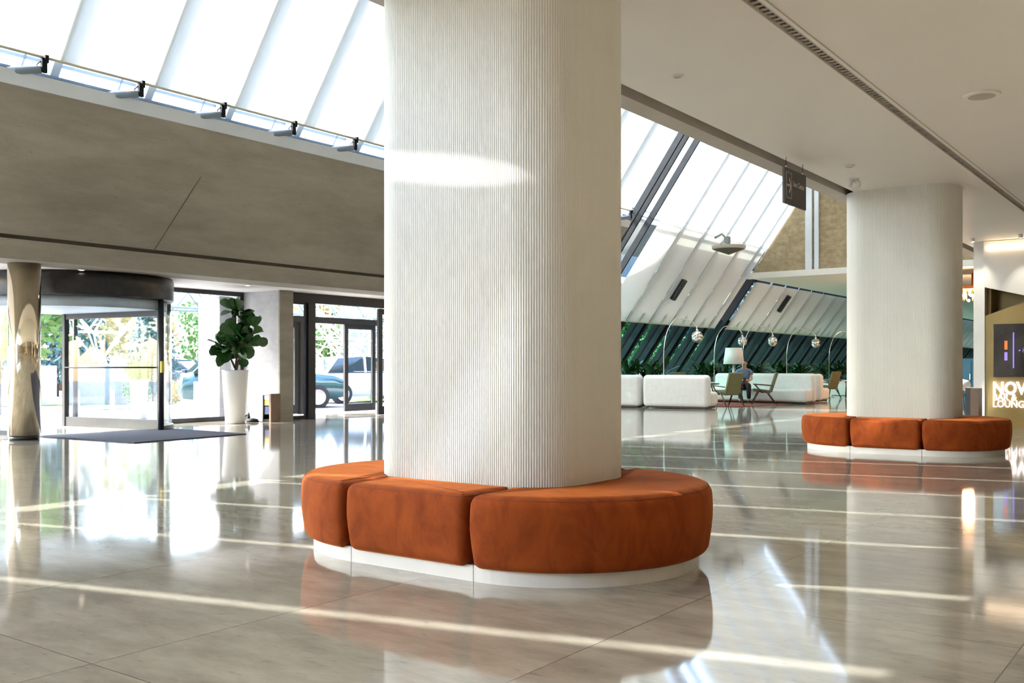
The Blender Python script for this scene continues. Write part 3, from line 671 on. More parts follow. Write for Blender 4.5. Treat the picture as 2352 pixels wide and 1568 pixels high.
# soffit downlights at the entrance
for x, y, lab in ((-15.1,8.7,'small round downlight in the entrance soffit above the revolving door'),(-15.3,12.2,'small round downlight in the entrance soffit above the potted fig')):
    o = thing('downlight', lab, 'downlight', (x, y, 2.705)); MB().lathe([(.06,-.012),(.07,0)], n=20).build('rim', M['white'], o); MB().lathe([(.035,-.015),(.04,-.005)], n=16).build('lens', M['bulbw'], o)
# disc floodlight on an arm
fl = thing('disc_floodlight', 'wide flat grey disc floodlight on an arm from the sloping blinds', 'floodlight', (-12.2, 27.6, 4.75))
MB().lathe([(.02,-.24),(.46,-.08)], n=40, smooth=False).build('diffuser', M['gap'], fl); MB().lathe([(.47,-.08),(.50,-.05),(.50,.02),(.06,.07)], n=40, smooth=False).build('disc', M['beam'], fl)
MB().tube([(0,0,.05),(-.05,0,.22),(-.22,.0,.40),(-.45,0,.30)], .035, 8).box(-.12,.02,-.08,.08,.1,.3).build('arm', M['trussg'], fl)
for (y, z, lab) in ((27.27,3.5,'long black column speaker on the blinds, left one'),(36.0,3.53,'long black column speaker on the blinds under the white slab, right one')):
    o = thing('column_speaker', lab, 'speaker', (SX(z)+.12, y, z))
    MB().obox((0,0,0), SL, (0,1,0), NRM, .36, .10, .06).build('cabinet', M['black'], o, .01)
    MB().obox(-NRM*.062, SL, (0,1,0), NRM, .33, .08, .003).build('grille', M['dark'], o)
    MB().bar(NRM*.06, NRM*.14, .03).build('mount', M['dark'], o)

# ------------------------------------------------------------------ right side: gold wall with sign
GY = 19.9
struct('wall_gold', MB().prism([(-3.71,0),(3,0),(3,3.4),(-2.9,2.36),(-3.71,2.07)], GY, GY+.2, 'y'), M['gold'])
struct('wall_gold_recess', MB().prism([(-3.71,0),(3,0),(3,3.3),(-3.71,3.3)], GY+.62, GY+.7, 'y').box(-3.72,-3.64,GY+.2,GY+.7,0,2.6), M['gold'])
struct('trim_13', MB().box(-3.90,-3.71,GY-.02,GY+.75,0,CZ), M['white'])
struct('wall_bulkhead', MB().prism([(-3.71,2.60),(-2.9,2.38),(-2.0,2.30),(-2.0,3.44),(-3.71,3.44)], GY-.12, GY+.0, 'y').box(-2.0,3,GY-.12,GY,2.3,3.44), M['white'])
cv = MB().box(-3.66,2.9,GY-.20,GY-.13,3.27,3.36); put(cv.build('cove_light', M['cove'], loc=(-3.6,GY-.3,3.2)), 'warm glowing cove light strip near the ceiling above the gold wall', 'light strip')
sg = thing('lit_sign', 'glowing white bar and lounge letters on the gold wall', 'sign', (-3.575, GY-.015, .38))
text_mesh('NOV', .315, .012, M['signw'], 'lettering', sg, (0,0,.245), (PI/2,0,0), .010, 'LEFT', .80)
text_mesh('BAR &', .175, .01, M['signw'], 'lettering', sg, (0,0,.125), (PI/2,0,0), .002, 'LEFT', .84)
text_mesh('LOUNGE', .175, .01, M['signw'], 'lettering', sg, (0,0,.0), (PI/2,0,0), .002, 'LEFT', .86)
dsx = thing('display_screen', 'dark glossy wall screen with small lit shapes above the lounge sign', 'screen', (-3.56, GY-.03, .94))
MB().box(0,1.75,-.02,.02,0,.97).build('panel', M['screen'], dsx, .005)
MB().box(.19,.24,-.026,-.02,.50,.66).build('lit_shape', M['ledor'], dsx); MB().box(.19,.24,-.026,-.02,.30,.45).build('lit_shape', M['ledpu'], dsx)
MB().box(.33,.35,-.026,-.02,.16,.81).build('lit_line', M['ledpu'], dsx)
for r_ in (.03,.06): MB().tube([(.47+r_*math.cos(t), -.024, .48+r_*math.sin(t)) for t in [-.9+1.8*i/8 for i in range(9)]], .006, 6).build('lit_arc', M['ledpu'], dsx)
MB().ball((.44,-.022,.48), .014, 8, 6).build('lit_dot', M['ledpu'], dsx)
# wall spotlights that make the pools of light
for i_, (x, y) in enumerate(((-3.8,19.3),(-3.0,19.2))):
    o = thing('wall_washer', 'small ceiling spotlight washing the white %s' % ('corner post' if i_ == 0 else 'bulkhead over the gold wall'), 'spotlight', (x, y, CZ))
    MB().lathe([(.035,-.06),(.04,0)], n=16).build('can', M['white'], o); MB().lathe([(.02,-.064),(.03,-.06)], n=16).build('lens', M['bulbw'], o)
    l = bpy.data.lights.new('spot', 'SPOT'); l.energy = 16; l.spot_size = .9; l.spot_blend = .8; l.color = (1,.9,.75); l.shadow_soft_size = .02
    lo = bpy.data.objects.new('lamp', l); C.objects.link(lo); lo.parent = o; lo.location = (0,0,-.08); lo.rotation_euler = (.55,0,0)
# chandelier
ch = thing('chandelier', 'orange chandelier with many glowing bulbs seen right of the second column', 'chandelier', (-6.6, 33.6, 3.5))
MB().lathe([(.02,.55),(.02,.65)], n=8).build('rod', M['copper'], ch)
MB().lathe([(.05,.60),(.06,.2),(.62,.18),(.66,.10),(.5,.06),(.1,.08)], n=32).build('crown', M['copper'], ch)
b_ = MB()
for i in range(38):
    a = rnd.random()*2*PI; r_ = .6*math.sqrt(rnd.random()); b_.ball((r_*math.cos(a), r_*math.sin(a), -.28+.3*rnd.random()), .045, 8, 6)
put(b_.build('bulbs', M['bulb'], ch), kind='stuff')
b_ = MB()
for i in range(14):
    a = i*2.4; b_.tube([(.3*math.cos(a),.3*math.sin(a),.1),(.32*math.cos(a),.32*math.sin(a),-.25)], .008, 5)
b_.build('drop_rods', M['copper'], ch)
pl_ = bpy.data.lights.new('chandelier_lamp', 'POINT'); pl_.energy = 250; pl_.color = (1,.6,.35); pl_.shadow_soft_size = .4
plo = bpy.data.objects.new('lamp', pl_); C.objects.link(plo); plo.parent = ch; plo.location = (0,0,-.45)
# teal cabinet, brown stand, bar stool behind the second column
cab = thing('teal_cabinet', 'tall teal blue cabinet right of the second column', 'cabinet', (-5.5, 28.2, 0))
MB().box(-.35,.30,-.3,.3,0,1.35).build('body', M['teal'], cab, .01); MB().box(-.33,-.03,-.32,-.30,.05,1.30).build('door', M['teal'], cab, .004); MB().box(-.01,.28,-.32,-.30,.05,1.30).build('door', M['teal'], cab, .004)
MB().box(-.06,-.045,-.345,-.32,.8,.95).build('handle', M['chrome'], cab)
st = thing('info_stand', 'low brown and black board stand by the white corner post', 'stand', (-3.62, 18.5, 0))
MB().box(-.03,.10,-.15,.15,0,.75).build('side_panel', M['brown'], st); MB().box(-.11,-.03,-.15,.15,0,.76).build('front_panel', M['black'], st)
bs = thing('bar_stool', 'black and white stool glimpsed right of the second column', 'stool', (-5.35, 25.6, 0))
MB().lathe([(.20,.55),(.26,.60),(.27,.72),(.22,.80),(.1,.83)], n=24).build('seat', M['sofa'], bs)
for i in range(4):
    a = PI/4+i*PI/2; MB().tube([(.14*math.cos(a),.14*math.sin(a),.56),(.24*math.cos(a),.24*math.sin(a),0)], .014, 8).build('leg', M['black'], bs)
MB().bar((-.25,-.3,1.05),(.2,-.3,.5),.025).bar((-.25,-.3,1.05),(-.25,.1,1.05),.025).build('back_frame', M['black'], bs)

# ------------------------------------------------------------------ potted fig etc.
pf = thing('potted_fig', 'fiddle leaf fig with big round leaves in a tall white tapered planter', 'potted plant', (-15.96, 12.42, 0))
MB().lathe([(.175,0),(.19,.01),(.255,1.04),(.265,1.06),(.24,1.06),(.235,1.0)], n=40).build('planter', M['pot'], pf)
MB().lathe([(.02,1.0),(.235,1.005)], n=24).build('soil', M['soil'], pf)
stems = [[(0,0,1.0),(.02,.02,1.3),(-.03,.0,1.7),(.0,.02,2.05),(-.02,.03,2.25)], [(.01,0,1.0),(.08,.06,1.35),(.22,.16,1.65),(.32,.24,1.9)], [(0,0,1.1),(-.1,-.06,1.35),(-.25,-.15,1.55)], [(.0,.0,1.3),(.1,-.08,1.5),(.15,-.1,1.75)]]
b_ = MB()
for s_ in stems: b_.tube(s_, .022, 8, True, .010)
b_.build('stems', M['bark'], pf)
def leaf_geo(mb, base, d, up, L_, W_, curl=.15):
    d = Vector(d).normalized(); side = d.cross(Vector(up)); side = side.normalized() if side.length > .1 else Vector((1,0,0)); nn = side.cross(d).normalized()
    rows = ((0,.03),(.15,.30),(.35,.62),(.6,.95),(.8,1.0),(.93,.7),(1,.12)); v = []
    for t, w in rows:
        c_ = Vector(base)+d*L_*t-nn*curl*L_*t*t
        v += [c_-side*W_*.5*w+nn*.06*W_*w, c_, c_+side*W_*.5*w+nn*.06*W_*w]
    mb.add(v, [(i*3+j, i*3+j+1, i*3+j+4, i*3+j+3) for i in range(len(rows)-1) for j in range(2)], True)
b_ = MB(); rl = random.Random(3)
for s_ in stems:
    P_ = [Vector(p) for p in s_]
    for i in range(50 if s_ is stems[0] else 26):
        t = .3+.7*rl.random(); t *= len(P_)-1; j = min(int(t), len(P_)-2); base = P_[j].lerp(P_[j+1], t-j)
        a = rl.random()*2*PI; e = -.5+1.4*rl.random(); d = Vector((math.cos(a)*math.cos(e), math.sin(a)*math.cos(e), math.sin(e)))
        sz = .20+.13*rl.random(); leaf_geo(b_, base+d*.07, d, (rl.uniform(-1,1), rl.uniform(-1,1), rl.uniform(-.2,.8)), sz, sz*.74, .2)
for s_ in stems:
    for i in range(4):
        a = rl.random()*2*PI; d = Vector((math.cos(a)*.5, math.sin(a)*.5, 1)); leaf_geo(b_, s_[-1], d, (math.sin(a),.3,.2), .26, .19, .1)
b_.build('foliage', M['leaf'], pf)
rk = thing('brochure_rack', 'small dark rack with yellow and blue cards and a brown side beside the concrete pier', 'rack', (-15.78, 13.12, 0))
MB().box(.06,.12,-.05,.2,0,.58).build('side_panel', M['brown'], rk, .004); MB().box(-.12,.06,-.05,.18,0,.06).box(-.12,.06,.12,.18,0,.55).box(-.14,-.12,-.05,.18,0,.55).build('body', M['black'], rk)
MB().box(-.11,.05,-.03,.1,.34,.44).build('card', M['yellow'], rk); MB().box(-.11,.05,-.03,.1,.16,.32).build('card', M['navy'], rk); MB().box(-.11,.05,-.03,.1,.45,.54).build('card', M['frost'], rk)
ul = thing('floor_spotlight', 'small dark round floor lamp with cable beside the white planter', 'floor lamp', (-16.2, 12.95, 0))
MB().lathe([(.12,0),(.13,.015),(.10,.06),(.03,.08)], (.12,0,0), 24).build('base', M['mull'], ul); MB().tube([(-.1,-.05,.02),(-.12,.0,.12),(-.05,.03,.16),(0,0,.08)], .03, 10).build('lamp_head', M['black'], ul)
MB().tube([(0,0,.01),(.1,.12,.01),(.2,.05,.012),(.3,.1,.01)], .008, 6).build('cable', M['black'], ul)

# ------------------------------------------------------------------ lounge
def soft_box(mb_name, x0,x1,y0,y1,z0,z1, m, parent, bev):
    o = MB().box(x0,x1,y0,y1,z0,z1).build(mb_name, m, parent)
    b = o.modifiers.new('bevel','BEVEL'); b.width = bev; b.segments = 6; b.limit_method = 'ANGLE'
    for p in o.data.polygons: p.use_smooth = True
    return o
def sofa(x, y, w, rz, label, h=.90, d=.95, group='white upholstered lounge sofas'):
    o = thing('lounge_sofa', label, 'sofa', (x, y, 0), rz, group)      # back faces -Y in its own frame
    soft_box('backrest', -w/2, w/2, 0, .34, .03, h, M['sofa'], o, .12)
    soft_box('seat', -w/2+.02, w/2-.02, .30, d, .05, .44, M['sofa'], o, .09)
    MB().box(-w/2+.08, w/2-.08, .05, d-.1, 0, .05).build('base', M['wood'], o)
    return o
sofa(-12.16, 23.95, 1.88, math.radians(6), 'nearest white lounge sofa seen from behind, full width in view')
sofa(-14.10, 23.72, 1.92, math.radians(6), 'white lounge sofa seen from behind, partly hidden by the near column')
sofa(-12.0, 30.05, 3.3, PI, 'long white sofa facing the hall on which the man sits', .92)
sofa(-14.9, 27.6, 1.9, PI*.5+PI, 'white sofa against the sloping glazing left of the seated man', .92)
sofa(-11.25, 31.3, 1.15, 0, 'warm lit white sofa block seen from behind at the red rug\'s right end', .90)
sofa(-9.9, 38.0, 3.0, PI, 'white sofa furthest back, beside the second column', .94)
rg = MB().prism([(-15,25.6),(-11.2,25.9),(-10.6,31.2),(-15,31.2)], .001, .012); put(rg.build('rug', M['rug'], loc=(-13,28,0)), 'dark red rug under the lounge chairs and sofas', 'rug')

def armchair(x, y, rz, label):
    o = thing('armchair', label, 'armchair', (x, y, 0), rz, 'olive armchairs with dark wooden legs')     # faces +Y
    b_ = MB().obox((0,.02,.40), (1,0,0), Vector((0,1,.12)).normalized(), Vector((0,-.12,1)).normalized(), .26, .25, .045); b_.build('seat', M['olive'], o, .02)
    b_ = MB().obox((0,-.33,.66), (1,0,0), Vector((0,-.32,1)).normalized(), Vector((0,1,.32)).normalized(), .24, .31, .04); b_.build('backrest', M['olive'], o, .02)
    for sx in (-1,1):
        MB().tube([(sx*.29,.10,.42),(sx*.31,.32,0)], .022, 8, True, .014).build('leg', M['wood'], o)
        MB().tube([(sx*.29,-.10,.42),(sx*.31,-.40,0)], .022, 8, True, .014).build('leg', M['wood'], o)
        MB().bar((sx*.31,.26,.60),(sx*.31,-.30,.56),.05,.03).bar((sx*.31,.22,.59),(sx*.30,.02,.36),.03).build('armrest', M['wood'], o, .006)
    MB().box(-.30,.30,-.02,.03,.34,.38).build('crossbar', M['wood'], o)
    return o
ac = armchair(-11.45, 25.75, math.radians(62), 'olive armchair with its back turned, right of the nearest sofa')
for x, y, a, lab in ((-11.45, 28.35, math.radians(115), 'olive armchair seen from its side at the table right of the man'),
                     (-11.75, 35.1, math.radians(70), 'olive armchair with its back turned, left of the second column'),
                     (-11.0, 35.9, math.radians(200), 'olive armchair mostly hidden by the second column'),
                     (-13.3, 26.3, math.radians(200), 'olive armchair facing the hall behind the nearest sofa\'s right end')):
    dup(ac, (x, y, 0), a, lab)
def table(x, y, label):
    o = thing('side_table', label, 'table', (x, y, 0), 0, 'dark round lounge tables')
    MB().lathe([(.30,.60),(.33,.615),(.33,.63),(.30,.64)], n=32).build('tabletop', M['wood'], o)
    for i in range(3):
        a = .4+i*2*PI/3; MB().tube([(.08*math.cos(a),.08*math.sin(a),.60),(.27*math.cos(a),.27*math.sin(a),0)], .02, 8, True, .014).build('leg', M['wood'], o)
    return o
tb = table(-12.5, 26.8, 'dark round table at the right end of the nearest sofa')
dup(tb, (-12.15, 28.2, 0), 1, 'dark round table in front of the seated man')
dup(tb, (-11.9, 36.2, 0), 2, 'dark round table beside the armchairs near the second column')
cup = thing('flower_bowl', 'small white bowl on the dark table in front of the man', 'bowl', (-12.15, 28.2, .64)); MB().lathe([(.05,0),(.11,.06),(.13,.11),(.12,.11),(.05,.02)], n=24).build('bowl', M['pot'], cup)

def arc_lamp(x, y, reach, label, top=2.5, ballz=1.98, flip=1):
    o = thing('arc_lamp', label, 'floor lamp', (x, y, 0), 0, 'chrome arc lamps behind the sofas')
    MB().box(-.15,.15,-.15,.15,0,.06).build('base', M['pot'], o, .01)
    u = Vector((CY, SY, 0))*flip
    path = [Vector((0,0,z)) for z in (.06,.6,1.1,1.45)]; e2 = u*reach+Vector((0,0,ballz+.17))
    for i in range(1, 11):
        a = PI/2*i/10; path.append(u*(.45*reach*(1-math.cos(a)))+Vector((0,0,1.45+(top-1.45)*math.sin(a))))
    for i in range(1, 9):
        a = PI/2*.9*i/8; path.append(u*(reach*(.45+.55*math.sin(a)))+Vector((0,0,ballz+.2+(top-ballz-.2)*math.cos(a))))
    path.append(e2)
    MB().tube(path, .014, 8).build('arc_pole', M['chrome'], o)
    s_ = MB().ball((e2.x, e2.y, ballz), .165, 24, 14).build('ball_shade', M['chrome'], o)
    MB().tube([e2-Vector((0,0,.02)), e2+Vector((0,0,.05))], .035, 10).build('collar', M['chrome'], s_)
    return o
arc_lamp(-13.05, 25.05, .95, 'chrome arc lamp with ball shade, leftmost, over the nearest sofa')
arc_lamp(-14.05, 30.6, .95, 'chrome arc lamp with ball shade directly above the white lamp shade')
arc_lamp(-13.2, 31.0, 1.0, 'chrome arc lamp with ball shade, third from the left')
arc_lamp(-12.9, 34.2, 1.05, 'chrome arc lamp with ball shade, second from the right')
arc_lamp(-12.6, 37.9, 1.1, 'chrome arc lamp whose ball is hidden by the second column')
wl_ = thing('floor_lamp', 'big white drum shade floor lamp standing behind the seated man', 'floor lamp', (-13.35, 30.6, 0))
MB().lathe([(.16,0),(.17,.02),(.05,.05),(.045,1.22)], n=20).build('stand', M['pot'], wl_)
MB().lathe([(.345,1.22),(.27,1.76),(.26,1.76),(.335,1.22)], n=36).build('lamp_shade', M['shade'], wl_)

def leafy(x, y, label, seed, w=.85, h=.7, n=120):
    o = thing('leafy_planter', label, 'plant', (x, y, 0), 0, 'dark leafy plants along the sloping glazing')
    MB().box(-w*.8,w*.8,-.2,.2,0,.62).build('trough', M['pot'], o, .02); MB().box(-w*.78,w*.78,-.18,.18,.60,.63).build('soil', M['soil'], o)
    b_ = MB(); r_ = random.Random(seed)
    for i in range(n):
        px = (r_.random()*2-1)*w*.75; py = (r_.random()*2-1)*.15; a = r_.random()*2*PI; e = .35+1.0*r_.random()
        d = Vector((math.cos(a)*math.cos(e), math.sin(a)*math.cos(e), math.sin(e))); leaf_geo(b_, (px,py,.62+.3*r_.random()), d, (0,0,1), .34+.34*r_.random(), .11+.05*r_.random(), .35)
    b_.build('foliage', M['leafd'], o); return o
leafy(-14.0, 25.6, 'dark leafy plant behind the nearest sofa, under the leftmost arc lamp', 1)
leafy(-14.4, 31.3, 'dark leafy plant just left of the white lamp shade', 2)
leafy(-13.8, 32.6, 'dark leafy plant right of the seated man', 3)
leafy(-13.4, 35.8, 'dark leafy plant between the two right arc lamps', 4)
leafy(-13.0, 39.5, 'dark leafy plants left of the second column', 5, 1.3, .7, 170)
leafy(-12.4, 43.0, 'leafy plant edge touching the second column', 6, 1.3, .7, 150)

# ---- seated man
def skin_body(name, nodes, edges, m, parent, sub=2, root=0):
    me = bpy.data.meshes.new(name); me.from_pydata([n[0] for n in nodes], edges, [])
    o = bpy.data.objects.new(name, me); C.objects.link(o); o.parent = parent
    bm = bmesh.new(); bm.from_mesh(me); ly = bm.verts.layers.skin.verify(); bm.verts.ensure_lookup_table()
    for i, n in enumerate(nodes):
        r = n[1]; bm.verts[i][ly].radius = (r if isinstance(r, tuple) else (r, r)); bm.verts[i][ly].use_root = (i == root)
    bm.to_mesh(me); bm.free()
    sk = o.modifiers.new('skin','SKIN'); sk.use_smooth_shade = True; sb = o.modifiers.new('sub','SUBSURF'); sb.levels = sub; sb.render_levels = sub
    me.materials.append(m); return o
man = thing('person', 'bald seated man in a grey blue polo shirt looking down at his hands', 'person', (-12.42, 29.25, .03), math.radians(205))   # faces +Y local
N_ = [((0,0,.50),.13),((0,.02,.68),(.15,.11)),((0,.05,.86),(.17,.12)),((0,.08,1.0),(.11,.085)),((0,.11,1.07),.055),((0,.15,1.14),.07),((0,.17,1.21),(.082,.098)),((0,.155,1.28),.07)]
E_ = [(0,1),(1,2),(2,3),(3,4),(4,5),(5,6),(6,7)]
def chain(start, pts):
    last = start
    for p in pts: N_.append(p); E_.append((last, len(N_)-1)); last = len(N_)-1
    return last
for s_ in (-1,1):
    chain(0, [((s_*.10,.12,.50),.095),((s_*.13,.50,.52),.068),((s_*.13,.53,.30),.058),((s_*.13,.52,.09),.042),((s_*.13,.62,.05),.038)])
    h = chain(3, [((s_*.17,.08,.99),.055),((s_*.22,.12,.83),.045),((s_*.23,.18,.72),.038),((s_*.15,.36,.68),.030),((s_*.10,.43,.70),.026)])
    pm = chain(h, [((s_*.08,.47,.70),(.030,.018))])
    for q in range(4):
        dx = -.026+.0175*q; chain(pm, [((s_*.075+dx,.51,.705),.010),((s_*.07+dx,.545,.695),.009),((s_*.065+dx,.56,.672),.0075)])
    chain(h, [((s_*.055,.455,.715),.010),((s_*.035,.48,.72),.009)])
skin_body('body', N_, E_, M['skin'], man)
sh_n = [((0,0,.56),(.16,.125)),((0,.02,.70),(.19,.145)),((0,.05,.87),(.215,.15)),((0,.08,1.0),(.13,.10)),((0,.095,1.035),(.075,.07)),
        ((.19,.085,.98),.075),((.235,.12,.84),.066),((-.19,.085,.98),.075),((-.235,.12,.84),.066)]
skin_body('polo_shirt', sh_n, [(0,1),(1,2),(2,3),(3,4),(3,5),(5,6),(3,7),(7,8)], M['shirt'], man)
tr_n = [((0,0,.52),(.165,.13)),((.11,.14,.51),.11),((.13,.49,.53),.085),((.13,.53,.30),.072),((.13,.52,.10),.062),((-.11,.14,.51),.11),((-.13,.49,.53),.085),((-.13,.53,.30),.072),((-.13,.52,.10),.062)]
skin_body('trousers', tr_n, [(0,1),(1,2),(2,3),(3,4),(0,5),(5,6),(6,7),(7,8)], M['trous'], man)
for s_ in (-1,1):
    skin_body('shoe', [((s_*.13,.50,.045),.045),((s_*.13,.60,.04),.045),((s_*.13,.70,.032),.035)], [(0,1),(1,2)], M['black'], man)
    MB().ball((s_*.032,.262,1.215), .011, 10, 8).build('eye', M['black'], man); MB().tube([(s_*.083,.15,1.20),(s_*.096,.145,1.215),(s_*.085,.14,1.235)], .012, 8).build('ear', M['skin'], man)
    MB().tube([(s_*.05,.10,1.16),(s_*.075,.12,1.215),(s_*.06,.08,1.24)], .02, 8).build('hair', M['hair'], man)
MB().tube([(0,.262,1.225),(0,.285,1.19),(0,.27,1.18)], [.009,.014,.011], 8).build('nose', M['skin'], man)
MB().tube([(-.025,.256,1.155),(0,.264,1.153),(.025,.256,1.155)], .005, 6).build('mouth', M['rug'], man)
ph = put(MB().obox((0,0,0), (1,0,0), Vector((0,1,.5)).normalized(), Vector((0,-.5,1)).normalized(), .045,.075,.006).build('phone', M['black'], loc=(0,0,0)), 'small dark phone held in the seated man\'s hands', 'phone')
ph.location = Vector((-12.42,29.25,.03))+Matrix.Rotation(math.radians(205),3,'Z')@Vector((0,.545,.725)); ph.rotation_euler = (0,0,math.radians(205))

# ------------------------------------------------------------------ outside
for o_ in list(C.objects):
    if o_.parent is None and o_.name.split('.')[0] in ('lounge_sofa','armchair','side_table','arc_lamp','floor_lamp','leafy_planter','flower_bowl'): o_.location.z += .013
o = MB().box(-17.2, 40, -40, -8.3, -.3, -.03).box(-75, -19.2, -40, 110, -.3, -.03).box(-19.2,-17.2,-40,6.5,-.3,-.03).box(-19.2,-17.2,19.5,110,-.3,-.03); struct('ground_outside', o, M['pave'])
struct('road', MB().box(-75,-33,-40,110,-.03,-.02), M['road'])
struct('lawn', MB().prism([(-33,14),(-24.5,14.5),(-24.3,16.2),(-33,18.2)], -.03, -.012).prism([(-33,23.5),(-23,23.5),(-23,110),(-33,110)], -.03, -.012), M['grass'])
def car(label, x, y, rz, paint, base=None):
    o = thing('car', label, 'car', (x, y, -.03), rz, 'parked cars outside')       # nose +X
    secs = []
    prof_low = [(-2.27,.42,.72),(-2.22,.30,.95),(-1.7,.24,1.02),(-.9,.22,1.03),(.4,.22,1.02),(1.2,.22,.98),(1.9,.26,.90),(2.2,.32,.78),(2.28,.40,.66)]
    v = []; W = .90
    for xx, zb, zt in prof_low:
        k = 1-.10*max(0, abs(xx)-1.5)/.8; w = W*k
        v += [(xx,-w*.92,zb),(xx,-w,(zb+zt)/2),(xx,-w*.94,zt),(xx,0,zt+.03),(xx,w*.94,zt),(xx,w,(zb+zt)/2),(xx,w*.92,zb)]
    n = 7; f = []
    for i in range(len(prof_low)-1):
        for j in range(n): f.append((i*n+j, i*n+(j+1)%n, (i+1)*n+(j+1)%n, (i+1)*n+j))
    f += [tuple(range(n)), tuple(range((len(prof_low)-1)*n, len(prof_low)*n))]
    MB().add(v, f, True).build('body', M[paint], o)
    cab_ = [(-1.95,.98,1.0,.84),(-1.5,1.42,.98,.66),(-.5,1.50,.98,.68),(.25,1.44,.98,.66),(1.05,.97,.95,.82)]
    v = []; 
    for xx, zt, zb, w in cab_: v += [(xx,-.86,zb),(xx,-w,zt),(xx,w,zt),(xx,.86,zb)]
    f = []
    for i in range(4):
        for j in range(4): f.append((i*4+j, i*4+(j+1)%4, (i+1)*4+(j+1)%4, (i+1)*4+j))
    f += [(0,1,2,3),(16,17,18,19)]
    MB().add(v, f).build('windows', M['cglass'], o)
    r_ = MB().add([(-1.5,-.66,1.43),(-.5,-.68,1.51),(.25,-.66,1.45),(.25,.66,1.45),(-.5,.68,1.51),(-1.5,.66,1.43),(-1.5,-.6,1.47),(-.5,-.6,1.55),(.25,-.6,1.48),(.25,.6,1.48),(-.5,.6,1.55),(-1.5,.6,1.47)],
                  [(0,1,7,6),(1,2,8,7),(2,3,9,8),(3,4,10,9),(4,5,11,10),(5,0,6,11),(6,7,10,11),(7,8,9,10)])
    for s_ in (-1,1):
        for a, b in (((1.05,.82,.97),(.25,.66,1.46)),((-.55,.85,.99),(-.5,.68,1.52)),((-1.95,.84,1.0),(-1.5,.66,1.45))): r_.bar((a[0],s_*(a[1]+.01),a[2]),(b[0],s_*(b[1]+.01),b[2]),.07)
    r_.build('roof', M[paint], o)
    for xx in (-1.4,1.4):
        for s_ in (-1,1):
            wv = [(r*math.cos(t),r*math.sin(t)) for r in (.33,) for t in [i*2*PI/24 for i in range(24)]]
            w_ = MB().prism([(xx+p[0], .31+p[1]) for p in wv], s_*.74, s_*.93, 'y').build('wheel', M['tyre'], o)
            rm = MB().prism([(xx+p[0]*.66, .31+p[1]*.66) for p in wv], s_*.93, s_*.945, 'y').build('rim', M['rim'], w_)
    for s_ in (-1,1):
        MB().box(-2.27,-2.1,s_*.62-.14,s_*.62+.14,.66,.80).build('tail_lamp', M['red'], o, .02); MB().box(2.08,2.25,s_*.62-.16,s_*.62+.16,.56,.68).build('head_lamp', M['clear'], o, .02)
        MB().box(.75,.92,s_*.95-.09,s_*.95+.09,.95,1.07).build('mirror', M[paint], o, .03)
    return o
car('white car parked outside the sliding doors', -23.2, 23.4, math.radians(75), 'carw')
car('dark green car parked outside behind the narrow glass pane', -22.3, 18.3, math.radians(60), 'carg')
car('maroon car with red tail lamp outside at the left frame edge', -31.0, 12.4, math.radians(215), 'carm')
car('dark blue car parked far outside behind the window by the fig', -36.0, 25.2, math.radians(20), 'carb')

def cyl_thing(name, label, cat, x, y, r, h, m, cap=None):
    o = thing(name, label, cat, (x, y, -.03)); MB().lathe([(r*1.6,0),(r*1.6,.02),(r,.03),(r,h),(r*.8,h+.02)], n=20).build('post', M[m], o); return o
cyl_thing('bollard', 'white bollard outside in front of the topiary', 'bollard', -20.72, 12.69, .05, .62, 'truss')
cyl_thing('bollard', 'white bollard outside seen through the window by the fig', 'bollard', -19.18, 13.83, .05, .80, 'truss')
cyl_thing('bollard', 'white bollard outside left of the grey stone block', 'bollard', -21.37, 12.22, .05, .60, 'truss')
op = thing('outdoor_planter', 'tall white planter outside the revolving door with a small green shrub', 'planter', (-18.75, 12.1, -.02))
MB().lathe([(.13,0),(.15,.02),(.19,.86),(.20,.88),(.17,.88)], n=32).build('planter', M['pot'], op)
def foliage(mb, c, rx, ry, rz, n, s, r_):
    for i in range(n):
        while True:
            p = Vector((r_.uniform(-1,1), r_.uniform(-1,1), r_.uniform(-1,1)))
            if .35 < p.length < 1: break
        q = Vector(c)+Vector((p.x*rx, p.y*ry, p.z*rz)); a = Vector((r_.uniform(-1,1), r_.uniform(-1,1), r_.uniform(-1,1))).normalized(); b = a.orthogonal().normalized(); t = s*r_.uniform(.6,1.3)
        mb.add([q-a*t, q+b*t*.5, q+a*t, q-b*t*.5], [(0,1,2,3)])
b_ = MB(); r_ = random.Random(5); foliage(b_, (0,0,1.15), .28, .28, .35, 260, .06, r_); b_.build('shrub', M['t1'], op)
for x, y, r0, lab, m in ((-26.6,17.1,.42,'clipped green topiary ball beside the grey stone block outside','t1'),(-26.4,18.1,.38,'clipped yellowish topiary ball outside, right one','t2')):
    o = thing('topiary_ball', lab, 'shrub', (x, y, -.03)); b_ = MB(); foliage(b_, (0,0,r0), r0, r0, r0, 900, .05, random.Random(8)); b_.build('foliage', M[m], o); MB().lathe([(.04,0),(.04,r0)], n=8).build('stem', M['bark'], o)
gb = MB().prism([(-.75,-.6),(.75,-.6),(.75,.6),(-.75,.6)], 0, 1.22); gbo = gb.build('stone_block', M['block'], bevel=.02); gbo.location = (-28.3,16.9,-.03); gbo.rotation_euler = (0,0,.6); put(gbo, 'grey stone block base outside under the white lattice structure', 'plinth')
wb = MB().box(-.5,.5,-.6,.6,0,1.2).build('white_block', M['truss'], bevel=.02); wb.location = (-29.0,15.1,-.03); wb.rotation_euler = (0,0,.6); put(wb, 'white block outside left of the grey stone block', 'plinth')

